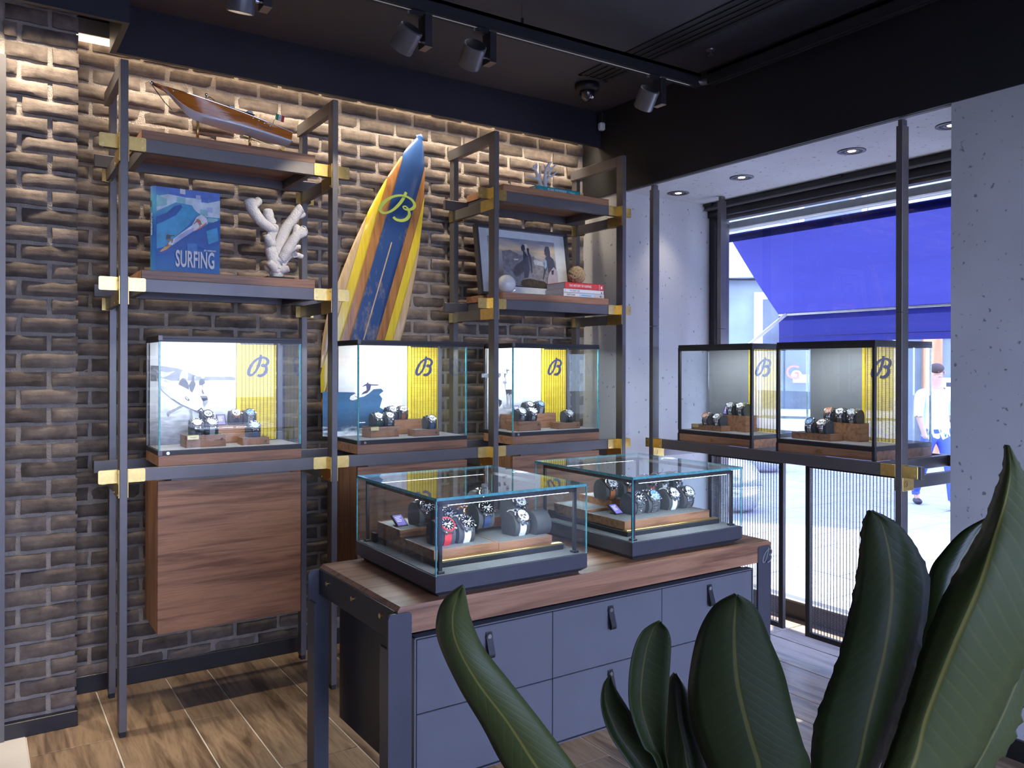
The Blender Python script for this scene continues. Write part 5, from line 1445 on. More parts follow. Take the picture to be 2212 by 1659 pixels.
br = [(r2((1200, 525), (1180, 450, .004), (1150, 380, .006), (1130, 300, .004), (1100, 245, 0)), .010, .0055), (r2((1150, 370, 0), (1110, 310, -.012), (1060, 292, -.016)), .007, .0045), (r2((1140, 410, 0), (1090, 380, .014), (1045, 368, .018)), .0065, .004),
      (r2((1130, 310, .0), (1150, 270, .012), (1162, 232, .014)), .006, .005), (r2((1115, 270, 0), (1128, 235, -.01)), .005, .0045), (r2((1190, 470, .006), (1195, 380, .016), (1200, 300, .018), (1195, 250, .016)), .008, .005),
      (r2((1245, 530), (1235, 440, .0), (1235, 330, -.004), (1260, 260, -.006), (1300, 220, -.008)), .011, .0058), (r2((1250, 440, 0), (1280, 380, .010), (1310, 310, .012), (1350, 260, .012)), .0085, .0048), (r2((1300, 330, .01), (1345, 300, .02)), .005, .004),
      (r2((1340, 280, .012), (1362, 240, .006)), .005, .0042), (r2((1260, 400, -.01), (1300, 380, -.02), (1340, 330, -.024)), .007, .0045), (r2((1280, 300, -.004), (1290, 262, .006)), .005, .0045), (r2((1240, 300, 0), (1238, 240, .01)), .0055, .0045), (r2((1215, 520), (1170, 500, .012), (1160, 470, .016)), .009, .006)]
coral('coral', 'small white branching coral standing on the teal book', (2.505, 3.45, 2.3455), br, [.012], plain('pale_coral', (.74, .72, .71), .7, 0, .05, 50), knob=.0012)


# ---- lying books
def book(label, x0, x1, y0, y1, z0, z1, cover, text, tsize, tcol, group=None, tx=.02, sx=1.0, extra=None, rz=0.0):
    t = thing('book', label, 'book', (x0, y0, z0), rz, group)
    w, d, h = x1 - x0, y1 - y0, z1 - z0; c = .0022
    obj('cover', MB().use(cover).box(0, w, 0, d, 0, c).box(0, w, 0, d, h - c, h).box(0, w, 0, .003, 0, h, bev=.0008), None, t)
    bx('page_block', (.003, w - .003, .003, d - .003, c, h - c), M['paper'], t)
    if text:
        me = text_mesh('spine_title', text, tsize, tcol, sx=sx, bold=tsize * .012, extrude=.0002)
        link('spine_title', me, t, (tx, -.0003, (h - tsize * .70) / 2))
    if extra: extra(t, w, d, h)
    return t


teal = plain('teal_cover', (.02, .36, .40), .4, 0, .15, 14); redc = plain('red_cover', (.68, .06, .05), .4, 0, .04, 20); whc = plain('white_cover', (.78, .78, .78), .4, 0, .03, 20)
paleb = plain('pale_blue_print', (.45, .66, .82), .5); beige = plain('beige_print', (.62, .58, .52), .5)


def ex_teal(t, w, d, h):
    link('spine_line', text_mesh('spine_line', 'gestalten', .0075, M['paper'], extrude=.0001), t, (.018, -.0003, .011))
    obj('small_print', MB().use(M['paper']).box(.215, .255, -.0004, 0, .018, .0195).box(.225, .255, -.0004, 0, .013, .0145), None, t)


book('teal book lying under the small coral', 2.42, 2.705, 3.435, 3.63, 2.3065, 2.3365, teal, 'SURF ODYSSEY', .0255, M['paper'], 'books lying on the shelves', .075, .72, ex_teal)
for o in [q for q in SC.objects if q.get('label') == 'small white branching coral standing on the teal book']: o.location.z = 2.3365; o.location.x = 2.520; o.location.y = 3.50


def ex_red(t, w, d, h):
    obj('spine_band', MB().use(M['paper']).box(w - .030, w - .028, -.0004, 0, .001, h - .001).box(w - .020, w - .010, -.0004, 0, .008, .022), None, t)


def ex_fl(t, w, d, h):
    obj('spine_print', MB().use(paleb).box(.105, .205, -.0003, 0, .001, h - .001).use(beige).box(.205, w - .001, -.0003, 0, .001, h - .001).use(ink_mid).box(.118, .185, -.0006, -.0003, .0085, .0115).box(w - .03, w - .018, -.0006, -.0003, .005, .014), None, t)


def ex_fin(t, w, d, h):
    obj('spine_print', MB().use(ink_lt).box(.010, .013, -.0003, 0, .003, h - .004).use(ink).box(w - .018, w - .012, -.0003, 0, .004, .013), None, t)


book('white book at the bottom of the pile of three', 2.578, 2.853, 3.405, 3.60, 1.7675, 1.789, whc, 'FLETCHER', .0125, ink, 'books lying on the shelves', .022, .95, ex_fl)
book('thin white book in the middle of the pile of three', 2.580, 2.852, 3.408, 3.61, 1.7892, 1.8105, whc, 'THE FINEST LINE', .0125, ink_mid, 'books lying on the shelves', .040, .72, ex_fin)
book('red book on top of the pile of three', 2.590, 2.854, 3.41, 3.60, 1.8107, 1.8445, redc, 'THE HISTORY OF SURFING', .0175, M['paper'], 'books lying on the shelves', .028, .72, ex_red)
# ---- rope knot on the red book
t = thing('rope_knot', 'round beige rope knot resting on the red book', 'rope knot', (2.715, 3.47, 1.8447 + .0485))
ropem = plain('hemp_rope', (.48, .36, .20), .85, 0, .2, 160, .3)
tu = MB().use(ropem); R0 = .040
for axis in range(3):
    for j in (-1.5, -.5, .5, 1.5):
        off = j * .0165; rr = math.sqrt(max(1e-6, R0 ** 2 - off ** 2))
        for strand in range(3):
            pts = []
            for k in range(41):
                a = 2 * PI * k / 40; wob = .0035 * math.cos(2 * a + (0 if axis % 2 else PI / 2)); tw = a * 9 + strand * 2 * PI / 3
                rad_ = rr + wob + .0032 * math.cos(tw); o2 = off + .0032 * math.sin(tw)
                p = Vector((rad_ * math.cos(a), rad_ * math.sin(a), o2))
                if axis == 1: p = Vector((p.z, p.x, p.y))
                elif axis == 2: p = Vector((p.y, p.z, p.x))
                pts.append(p)
            tu.tube(pts, .0046, 5, cap=False)
rk_ = obj('rope', tu, None, t, smooth=True); rk_.rotation_euler = (.5, .35, .4)
obj('core', MB().use(ropem).ball((0, 0, 0), .038, 16, 10), None, t)
# ---- ceramic ball
t = obj('ceramic_ball', MB().use(plain('speckled_glaze', (.72, .71, .68), .12, 0, .12, 220)).ball((0, 0, .0475), .0475, 36, 22), None, None, smooth=True, loc=(2.245, 3.445, 1.7675))
tag(t, 'glossy speckled white ball at the left end of the shelf', 'ball')
# ---- framed photograph leaning back
fw, fh = .600, .375
t = thing('framed_photograph', 'framed beach photograph with three surfers at sunset, leaning behind the books', 'picture frame', (2.158, 3.555, 1.7675))
t.rotation_euler = (math.radians(-9), 0, math.radians(1))
frm = plain('dark_frame_wood', (.05, .048, .052), .4)
for nm, d in (('frame_bar', (0, .014, -.012, .022, 0, fh)), ('frame_bar', (fw - .014, fw, -.012, .022, 0, fh)), ('frame_bar', (.014, fw - .014, -.012, .022, 0, .014)), ('frame_bar', (.014, fw - .014, -.012, .022, fh - .014, fh))):
    bx(nm, d, frm, t, bev=.001)
bx('backing', (.010, fw - .010, .014, .018, .010, fh - .010), M['black'], t)
bx('mount_board', (.013, fw - .013, .008, .013, .013, fh - .013), plain('mount_card', (.74, .73, .74), .7), t)
sunset = ramp_mat('print_sunset', 'Z', [(.055, (.06, .035, .02)), (.12, (.25, .18, .15)), (.20, (.42, .36, .36)), (.235, (.50, .42, .36)), (.26, (.86, .62, .36)), (.29, (.55, .44, .40)), (.325, (.22, .26, .34))], nscale=16, namt=.35, nstretch=(.4, 1, 2.4))
ph = bx('photograph', (.075, fw - .085, .0065, .008, .055, fh - .055), sunset, t)
F5 = lambda zx, zy: ((zx - 680) / (1360 - 680) * (fw - .085 - .16) + .16, .055 + (790 - zy) / (790 - 300) * (fh - .11))
fq = lambda pts: [F5(*p) for p in pts]
wet = plain('print_dusk_wetsuit', (.05, .055, .09), .6); bd = plain('print_dusk_board', (.20, .17, .19), .6); sea5 = plain('print_dusk_sea', (.26, .23, .25), .6, 0, .3, 60); gl5 = plain('print_sun_glint', (.85, .74, .58), .6)
polys = [(sea5, fq([(680, 440), (780, 420), (900, 460), (1060, 470), (1200, 520), (1360, 490), (1360, 780), (680, 780)])), (plain('print_dusk_foam', (.55, .54, .58), .6, 0, .2, 90), fq([(1060, 490), (1190, 515), (1200, 560), (1080, 550)])),
         (gl5, fq([(820, 510), (880, 505), (870, 520), (825, 522)])), (gl5, fq([(960, 350), (1000, 345), (1010, 400), (965, 400)])),
         (bd, fq([(790, 640), (830, 580), (940, 510), (960, 620), (850, 690), (800, 660)])), (wet, fq([(922, 380), (945, 352), (968, 360), (972, 400), (960, 420), (1000, 470), (1010, 600), (980, 690), (925, 700), (955, 560), (935, 520), (945, 430), (925, 410)])),
         (bd, fq([(1005, 480), (1080, 465), (1080, 500), (1010, 560)])), (wet, fq([(990, 395), (1005, 382), (1022, 395), (1018, 430), (1035, 460), (1045, 520), (1040, 640), (1025, 640), (1020, 540), (1005, 470)])),
         (wet, fq([(1220, 390), (1240, 350), (1280, 350), (1292, 400), (1290, 450), (1330, 480), (1345, 580), (1330, 640), (1250, 640), (1240, 560), (1200, 640), (1175, 700), (1165, 690), (1200, 580), (1215, 480), (1240, 455), (1222, 430)])),
         (plain('print_blue_sleeve', (.24, .42, .60), .6), fq([(1215, 480), (1235, 500), (1235, 560), (1210, 590), (1200, 570)])), (plain('print_dusk_board_light', (.42, .40, .44), .6), fq([(1220, 760), (1225, 700), (1260, 620), (1320, 560), (1365, 600), (1365, 760)])), (ink, fq([(1285, 600), (1320, 590), (1310, 640), (1285, 640)])),
         (plain('print_dark_rock', (.05, .035, .02), .6, 0, .5, 60), fq([(880, 770), (900, 720), (1000, 700), (1180, 720), (1240, 760), (1230, 785), (900, 785)]))]
poly_print('print', polys, ph, .0065)
bx('glazing', (.013, fw - .013, .0035, .005, .013, fh - .013), M['glass'], t)

# ================================================================ surfboard
t = thing('surfboard', 'tall wooden surfboard with yellow, brown and blue stripes and an emblem, leaning on bricks', 'surfboard', (1.967, 3.852, 2.626))
ax = (Vector((1.628, 3.838, 1.53)) - Vector((1.967, 3.852, 2.626))).normalized()
LEN = 1.62
sd_ = Vector((-ax.z, 0, ax.x)).normalized(); sd_ = -sd_ if sd_.x < 0 else sd_
nv = ax.cross(sd_).normalized(); nv = -nv if nv.y > 0 else nv
# half widths (left, right of the axis) by distance from the tip
def halfw(s):
    if s < .02: return .004 + s * 1.25
    u = min(1, s / 1.25); w = .214 * (1 - (1 - u) ** 2.15) ** .80 if u < 1 else .214
    if s > LEN - .62: w *= max(.25, 1 - ((s - LEN + .62) / .62) ** 1.9 * .72)
    return w


bw_ = {'wood': wood('board_pale_wood', (.50, .34, .17), (.70, .52, .30), 'Z', rough=.16, scale=1.0, stretch=.05), 'yellow': wood('board_yellow', (.72, .52, .03), (.86, .66, .06), 'Z', rough=.16, scale=1.2, stretch=.04),
       'brown': wood('board_brown', (.30, .12, .035), (.48, .23, .08), 'Z', rough=.18, scale=1.4, stretch=.06)}
mb_, tb_, pb_ = _new('board_blue_worn')
co = tb_.nodes.new('ShaderNodeTexCoord'); n1 = tb_.nodes.new('ShaderNodeTexNoise'); n1.inputs['Scale'].default_value = 9; n1.inputs['Detail'].default_value = 8; n1.inputs['Roughness'].default_value = .7
mp_ = tb_.nodes.new('ShaderNodeMapping'); mp_.inputs['Scale'].default_value = (1.6, 1, .7)
tb_.links.new(co.outputs['Object'], mp_.inputs[0]); tb_.links.new(mp_.outputs[0], n1.inputs['Vector'])
sp3 = tb_.nodes.new('ShaderNodeSeparateXYZ'); tb_.links.new(co.outputs['Object'], sp3.inputs[0])
mr_ = tb_.nodes.new('ShaderNodeMapRange'); mr_.inputs[1].default_value = -.25; mr_.inputs[2].default_value = -1.1; mr_.inputs[3].default_value = -.12; mr_.inputs[4].default_value = .045
tb_.links.new(sp3.outputs['Z'], mr_.inputs[0]); ad_ = tb_.nodes.new('ShaderNodeMath'); ad_.operation = 'ADD'; tb_.links.new(n1.outputs['Fac'], ad_.inputs[0]); tb_.links.new(mr_.outputs[0], ad_.inputs[1])
rr_ = tb_.nodes.new('ShaderNodeValToRGB'); rr_.color_ramp.elements[0].position = .50; rr_.color_ramp.elements[1].position = .72
rr_.color_ramp.elements[0].color = (.035, .085, .23, 1); rr_.color_ramp.elements[1].color = (.36, .30, .24, 1)
tb_.links.new(ad_.outputs[0], rr_.inputs[0]); tb_.links.new(rr_.outputs[0], pb_.inputs['Base Color']); setp(pb_, Roughness=.2)
bw_['blue'] = mb_
STRIPES = [(-.30, -.158, 'wood'), (-.158, -.112, 'yellow'), (-.112, -.066, 'brown'), (-.066, .066, 'blue'), (.066, .112, 'brown'), (.112, .158, 'yellow'), (.158, .30, 'wood')]
NSB = 60
names = {'wood': 'rail_wood', 'yellow': 'yellow_stripe', 'brown': 'brown_stripe', 'blue': 'blue_stripe'}
for a0, a1, kx in STRIPES:
    b = MB().use(bw_[kx]); rows = []; s = 0
    for i in range(NSB + 1):
        s = LEN * (i / NSB) ** 1.5
        w = halfw(s); th_ = .026 * min(1, (w / .08)) ** .5
        l = max(a0, -w); r = min(a1, w)
        if r - l < .001:
            if rows: break
            continue
        row = []
        for q in range(7):
            x = l + (r - l) * q / 6; e = max(0, 1 - (x / (w + 1e-6)) ** 2) ** .42
            row.append(ax * s + sd_ * x + nv * (th_ * e))
        back = [ax * s + sd_ * (l + (r - l) * q / 6) - nv * (th_ * .7 * max(0, 1 - ((l + (r - l) * q / 6) / (w + 1e-6)) ** 2) ** .42) for q in range(6, -1, -1)]
        rows.append(row + back + [row[0]])
    if len(rows) > 1:
        b.grid(rows); o = obj(names[kx], b, None, t, smooth=True)
em = MB().use(plain('lime_print', (.58, .72, .12), .3))
mt = Matrix.Identity(4)
rot = Matrix((sd_, -nv, -ax)).transposed().to_4x4()
org = ax * .505 + sd_ * -.118 + nv * .0272
emblem(em, .165, Matrix.Translation(org) @ rot @ Matrix.Diagonal((1.22, 1, 1, 1)), .0015, .95)
obj('emblem', em, None, t)
st_ = MB().use(bw_['wood']).box(-.003, .003, -.0004, .0004, -1.0, 0, mt=Matrix.Translation(ax * .62 + nv * .0263) @ rot)
obj('stringer', st_, None, t)
obj('wall_peg', MB().use(M['black']).box(-.5, -.40, -.035, .05, -1.56, -1.53), None, t)
# ================================================================ rack in the window
t = thing('display_rack', 'bronze metal rack standing in the window recess, brass brackets on its posts', 'rack', (0, 0, 0))
XF0, XF1, XR0, XR1 = 3.10, 3.146, 3.637, 3.683
for y0, y1 in ((3.284, 3.313), (1.851, 1.878)):
    for nm, a, b in (('front_post', XF0, XF1), ('back_post', XR0, XR1)):
        m = MB().use(M['metal']).box(a, b, y0, y1, .02, 1.62, bev=.001).box(a, b, y0, y1, 1.6215, 2.372, bev=.001).box(a + .006, b - .006, y0 + .004, y1 - .004, 2.372, 2.397, bev=.001)
        m.use(M['rubber']).box(a + .003, b - .003, y0 + .003, y1 - .003, 0, .02)
        obj(nm, m, None, t)
ZR0, ZR1 = .956, 1.006
bx('front_rail', (XF0 + .004, XF0 + .030, 1.772, 3.313, ZR0, ZR1), M['metal'], t, bev=.001)
bx('back_rail', (XR0 + .004, XR0 + .030, 1.700, 3.40, ZR0, ZR1), M['metal'], t, bev=.001)
for y in (1.955, 2.50, 2.63, 3.125): bx('cross_rail', (XF0 + .030, XR0 + .004, y, y + .024, ZR0, ZR1), M['metal'], t, bev=.001)
for y0, y1 in ((3.284, 3.313), (1.851, 1.878)):
    bx('side_rail', (XF1 - .003, XR0 + .003, y0 + .002, y1 - .002, ZR0 - .051, ZR0 - .001), M['metal'], t, bev=.001)
    for s in (-1, 1):
        e = y0 if s < 0 else y1
        b = MB().use(M['brass']); w = .066
        yy0, yy1 = (e - w, e) if s < 0 else (e, e + w)
        if e + s * w > 3.35: yy1 = e + .03
        b.box(XF0 + .0008, XF0 + .0042, yy0, yy1, ZR0, ZR1, bev=.001)
        q0, q1 = (e - .004, e) if s < 0 else (e, e + .004)
        b.box(XF0 + .003, XF1 + .036, q0, q1, ZR0 - .056, ZR0 + .001, bev=.001).box(XF0 + .003, XF1 - .012, q0, q1, ZR0, ZR1 + .002, bev=.001)
        b.use(M['card'])
        ym = yy0 + .012 if s < 0 else yy1 - .012
        for z in (ZR0 + .012, ZR1 - .012): b.cyl((XF0 + .001, ym, z), (XF0 - .0006, ym, z), .0042, n=10)
        for xx, z in ((XF0 + .012, ZR1 - .012), (XF0 + .012, ZR0 - .045), (XF1 + .026, ZR0 - .045)):
            yv = q0 if s < 0 else q1
            b.cyl((xx, yv, z), (xx, yv + s * .0014, z), .0036, n=8)
        br = obj('bracket', b, None, t)
        if s < 0:
            mt = Matrix.Translation((XF0 + .008, e - .0043, ZR0 - .040))
            obj('emblem', emblem(MB().use(plain('engraved_brass', (.45, .33, .14), .5, 1.0) if y0 > 3 else bpy.data.materials['engraved_brass']), .030, mt, .0002, .35), None, br)

# ---- framed slat panels hanging below the window cases
GP = 'slat panels hanging below the window cases'
for y1, w, lab in ((3.108, .494, 'hanging framed panel of fine slats below the window case by the concrete reveal'), (2.485, .498, 'hanging framed panel of fine slats below the window case behind the front post')):
    p = thing('slat_blind', lab, 'blind', (3.345, y1, .10), -PI / 2, GP)
    h = .838; s = .024
    for nm, d in (('frame_bar', (0, s, 0, .022, 0, h)), ('frame_bar', (w - s, w, 0, .022, 0, h)), ('frame_bar', (s, w - s, 0, .022, 0, s)), ('frame_bar', (s, w - s, 0, .022, h - s, h))):
        bx(nm, d, M['metal_dark'], p, bev=.001)
    obj('hanger', MB().use(M['metal']).box(.05, .09, .004, .018, h, h + .02).box(w - .09, w - .05, .004, .018, h, h + .02), None, p)
    slat_mat('slat_mat', w - 2 * s, h - 2 * s, p, s, .010, s, pitch=.0060, threads=27, mat='clear_slat', sl=.0010, dep=.001, th=.0017)

# ================================================================ street outside
slab = plain('street_stone', (.34, .34, .36), .85, 0, .12, 5, .2)
st = struct('street', MB().use(plain('street_bed', (.16, .16, .17), .9)).box(3.95, 40, -30, 40, -.30, -.028).box(-30, 3.95, -30, -1.42, -.30, -.028))
sm = {}
for i in range(9):
    for j in range(12):
        x0 = 3.97 + i * .92; y0 = 1.2 + j * .62 + (.31 if i % 2 else 0)
        if 'm' not in sm: sm['m'] = MB().use(slab).box(-.455, .455, -.305, .305, -.03, 0, bev=.003).mesh('paving_slab')
        o = link('paving_slab', sm['m'], st, (x0 + .46, y0 + .31, -.02 + random.uniform(-.0015, .0015)))
rest = MB().use(slab).box(12.3, 30, -10, 30, -.05, -.019).box(3.97, 12.25, 8.95, 25, -.05, -.019).box(3.97, 12.25, -8, 1.19, -.05, -.019)
obj('roadway', rest, None, st)
sidest = MB().use(slab)
obj('side_pavement', MB().use(slab).box(-8, 3.94, -8, -1.42, -.05, -.019), None, st)
# awning over the window
blue = bpy.data.materials.new('blue_awning_cloth'); blue.use_nodes = True
tt = blue.node_tree; tt.nodes.clear(); oo = tt.nodes.new('ShaderNodeOutputMaterial'); mx_ = tt.nodes.new('ShaderNodeMixShader'); mx_.inputs[0].default_value = .55
df = tt.nodes.new('ShaderNodeBsdfDiffuse'); tl = tt.nodes.new('ShaderNodeBsdfTranslucent')
nn = tt.nodes.new('ShaderNodeTexNoise'); nn.inputs['Scale'].default_value = 3; cr = tt.nodes.new('ShaderNodeValToRGB')
cr.color_ramp.elements[0].color = (.020, .022, .115, 1); cr.color_ramp.elements[1].color = (.026, .029, .145, 1)
tt.links.new(nn.outputs['Fac'], cr.inputs[0]); tt.links.new(cr.outputs[0], df.inputs[0]); tt.links.new(cr.outputs[0], tl.inputs[0])
tt.links.new(df.outputs[0], mx_.inputs[1]); tt.links.new(tl.outputs[0], mx_.inputs[2]); tt.links.new(mx_.outputs[0], oo.inputs[0])
ya, yb_ = 3.589, 1.05
t = thing('awning', 'blue fabric awning with a straight valance outside the window', 'awning', (4.05, ya, 2.23))
wy_ = yb_ - ya
rl = obj('roller', MB().use(blue).cyl((0, .02, -.005), (0, wy_, -.005), .026, n=20), None, t, smooth=True)
fx, fz = .492, -.478
rows = []
for i in range(13):
    u = i / 12
    rows.append([Vector((.02 + (fx - .02) * u, wy_ * k / 8, -.012 + (fz + .012) * u - .012 * math.sin(PI * u))) for k in range(9)])
obj('cloth', MB().use(blue).grid(rows), None, t, smooth=True)
hem = MB().use(blue)
hem.grid([[Vector((fx, wy_ * k / 8, fz)) for k in range(9)], [Vector((fx + .004, wy_ * k / 8, fz - .15)) for k in range(9)], [Vector((fx + .002, wy_ * k / 8, fz - .192)) for k in range(9)]])
obj('valance', hem, None, t)
obj('front_bar', MB().use(M['white']).box(fx - .004, fx + .022, wy_, 0.0, fz - .010, fz + .014, bev=.003), None, t)
obj('seam', MB().use(M['logo_navy']).box(fx - .003, fx - .001, wy_, 0, fz - .0015, fz + .0015).box(fx - .002, fx, wy_, 0, fz - .152, fz - .149), None, t)
obj('folding_arm', MB().use(M['white']).tube([(fx, -.06, fz), (fx - .22, .12, fz - .24), (fx - .45, .33, fz - .38)], .012, 8).tube([(fx, wy_ + .15, fz), (fx - .3, wy_ + .5, fz + .2), (.0, wy_ + .2, -.05)], .014, 8), None, t)
obj('cassette', MB().use(M['white']).box(-.09, -.02, wy_, .06, .03, .08, bev=.006).box(-.12, -.06, wy_, .1, .095, .14, bev=.004).cyl((-.05, -.50, .05), (-.05, -.44, .05), .03, n=14), None, t)
# white lintel of the shop outside, above the awning
struct('trim_4', MB().use(M['white']).box(3.97, 4.06, 0.2, 4.4, 2.36, 2.75).box(3.96, 4.2, 0.2, 4.4, 2.75, 4.6))
struct('trim_5', MB().use(M['concrete']).box(3.95, 4.0, 3.55, 9, -.02, 4.6).box(3.95, 4.0, -6, 1.60, -.02, 4.6))

# ---- building across the street
d = Vector((.6, -.8, 0)); n_ = Vector((.8, .6, 0))
orig = n_ * 15.0
bz = math.atan2(d.y, d.x)
t = thing('street_building', 'pale building across the street with shuttered windows and shopfronts', 'building', (orig.x, orig.y, -.02), bz)
# local: x along the facade (to the right), y away from us, z up
wallm = plain('pale_render', (.62, .66, .66), .85, 0, .08, 1.5); shopm = plain('grey_green_shopfront', (.22, .27, .30), .5, 0, .1, 3)
dark = plain('shop_interior', (.10, .12, .14), .3, 0, .3, 2)
bx('wall', (-14, 16, .1, 6, 3.0, 9.6), wallm, t)
bx('wall', (-14, 16, .25, 6, 0, 3.0), shopm, t)
bx('cornice', (-14, 16, -.15, .3, 3.0, 3.22), M['white'], t)
bx('eaves', (-14, 16, -.35, .2, 9.35, 9.62), wallm, t)
shut = plain('pale_green_shutter', (.34, .48, .46), .6, 0, .1, 8)
for k in range(8):
    x = -9.5 + k * 2.5
    for zf in (3.9, 6.6):
        f = bx('window', (x - .55, x + .55, .02, .16, zf - .06, zf + 1.85), M['white'], t)
        bx('pane', (x - .46, x + .46, .0, .03, zf, zf + 1.76), dark, f)
        for s in (-1, 1):
            bx('shutter', (x + s * .85 - .29, x + s * .85 + .29, .03, .09, zf - .05, zf + 1.85), shut, t)
        bx('sill', (x - .7, x + .7, -.12, .14, zf - .16, zf - .07), M['white'], t)
for k, x in enumerate((-8.6, -5.6, -2.6, .4, 3.4, 6.4, 9.4)):
    f = bx('shop_window', (x - 1.2, x + 1.2, .12, .30, .55, 2.75), M['white'] if k % 2 else shopm, t)
    bx('pane', (x - 1.05, x + 1.05, .10, .14, .68, 2.62), dark if k % 2 else plain('shop_display', (.45, .50, .52), .4, 0, .5, 2.2), f)
    bx('stall_riser', (x - 1.2, x + 1.2, .14, .28, 0, .5), M['white'], t)
cab = MB().use(M['metal_dark'])
for q in range(3): cab.tube([(x, -.05, 3.05 + .1 * q - .10 * math.sin(PI * ((x + 14) % 3) / 3)) for x in [-14 + .75 * k for k in range(41)]], .018, 5)
obj('cable', cab, None, t)
wd = wood('orange_oak', (.40, .17, .06), (.60, .30, .13), 'Z', rough=.5, scale=.3)


def fac(px, py, off=0.0):
    """point of the far facade seen at a picture point, in the building's own axes"""
    r_ = ray(px, py); k = (15.0 + off) / r_.dot(n_); p = _C + r_ * k
    return ((p - orig).dot(d), p.z + .02)


# wooden arched door at the right
x0, z1 = fac(1995, 738); x1, _ = fac(2100, 738)
t2 = thing('arched_door', 'orange oak arched shop door surround across the street, right edge of the window', 'door', (orig.x, orig.y, -.02), bz)
pts = []; xa, xb = x0 + .25, x1 + .5
obj('surround', MB().use(wd).box(x0, x0 + .28, -.02, .24, 0, z1 + .35).box(x1 + .3, x1 + .7, -.02, .24, 0, z1 + .35).box(x0, x1 + .7, -.02, .24, z1 + .1, z1 + .6), None, t2)
arch = [(xa + .3 + (xb - xa - .6) * .5 + (xb - xa - .6) * .5 * math.cos(a), z1 - .55 + .5 * math.sin(a)) for a in [PI * k / 12 for k in range(13)]]
obj('arch_panel', MB().use(plain('door_glass_grey', (.38, .38, .42), .3)).prism([(xa + .3, .1)] + arch[::-1] + [(xb - .3, .1)], .03, Matrix.Translation((0, .08, 0))), None, t2)
obj('arch_moulding', MB().use(wd).tube([(xa + .3, .06, .1)] + [(a, .06, b) for a, b in arch[::-1]] + [(xb - .3, .06, .1)], .05, 6), None, t2)
sx0, sz1 = fac(2036, 816); sx1, sz0 = fac(2075, 842)
t3 = thing('door_sign', 'white paper sign on the arched door across the street', 'sign', (orig.x, orig.y, -.02), bz)
obj('sheet', MB().use(M['paper']).box(sx0, sx1, .03, .055, sz0, sz1).use(ink).box(sx0 + .06, sx0 + .13, .024, .03, (sz0 + sz1) / 2 - .05, (sz0 + sz1) / 2 + .02).box(sx0 + .18, sx1 - .05, .024, .03, (sz0 + sz1) / 2 - .03, (sz0 + sz1) / 2), None, t3)
gx0, gz = fac(1702, 803, -.12); gx, _ = fac(1696, 803, -.12)
me = text_mesh('shop_letter', 'G', .34, plain('red_letter', (.75, .12, .06), .5), extrude=.005)
o = link('shop_letter', me, None, None); o.matrix_world = Matrix.Translation(orig + d * gx + n_ * -.03 + Vector((0, 0, gz - .14))) @ Matrix.Rotation(bz, 4, 'Z')
tag(o, 'red ring-shaped letter G on the shop window across the street', 'sign')
for (px, py, w, lab, rnd) in ((1720.5, 811, .15, 'round white sticker on the shop window across the street', True), (1730, 818, .13, 'rectangular white sticker beside the round one across the street', False)):
    x, z = fac(px, py, -.1)
    b = MB().use(M['white'])
    if rnd: b.cyl((x, -.02, z), (x, -.01, z), w * .6, n=20)
    else: b.box(x - w, x + w, -.02, -.01, z - w * .55, z + w * .55)
    o = obj('window_sticker', b, None, None); o.location = (orig.x, orig.y, -.02 + .0); o.rotation_euler = (0, 0, bz); tag(o, lab, 'sticker')
# street bollards
bolm = plain('polished_bollard', (.62, .64, .66), .25, .7, .05, 5)
for px, py, r, lab in ((1650, 1018, .26, 'round metal street bollard whose underside shows just below the rail'), (1585, 1102, .27, 'shiny dome street bollard with a seam, seen through the table case')):
    p = at_z(px, py, -.02)
    t = thing('bollard', lab, 'bollard', (p.x, p.y, -.02), 0, 'metal bollards in the street')
    obj('dome', MB().use(bolm).lathe([(r * .55, 0.0), (r * .82, .05), (r * .97, .16), (r, .25)], 32).lathe([(r, .262), (r * .94, .36), (r * .72, .46), (r * .40, .515), (.001, .53)], 32), None, t, smooth=True)
    obj('seam_ring', MB().use(M['chrome']).lathe([(r * 1.0, .248), (r * 1.02, .256), (r * 1.0, .264)], 32), None, t, smooth=True)


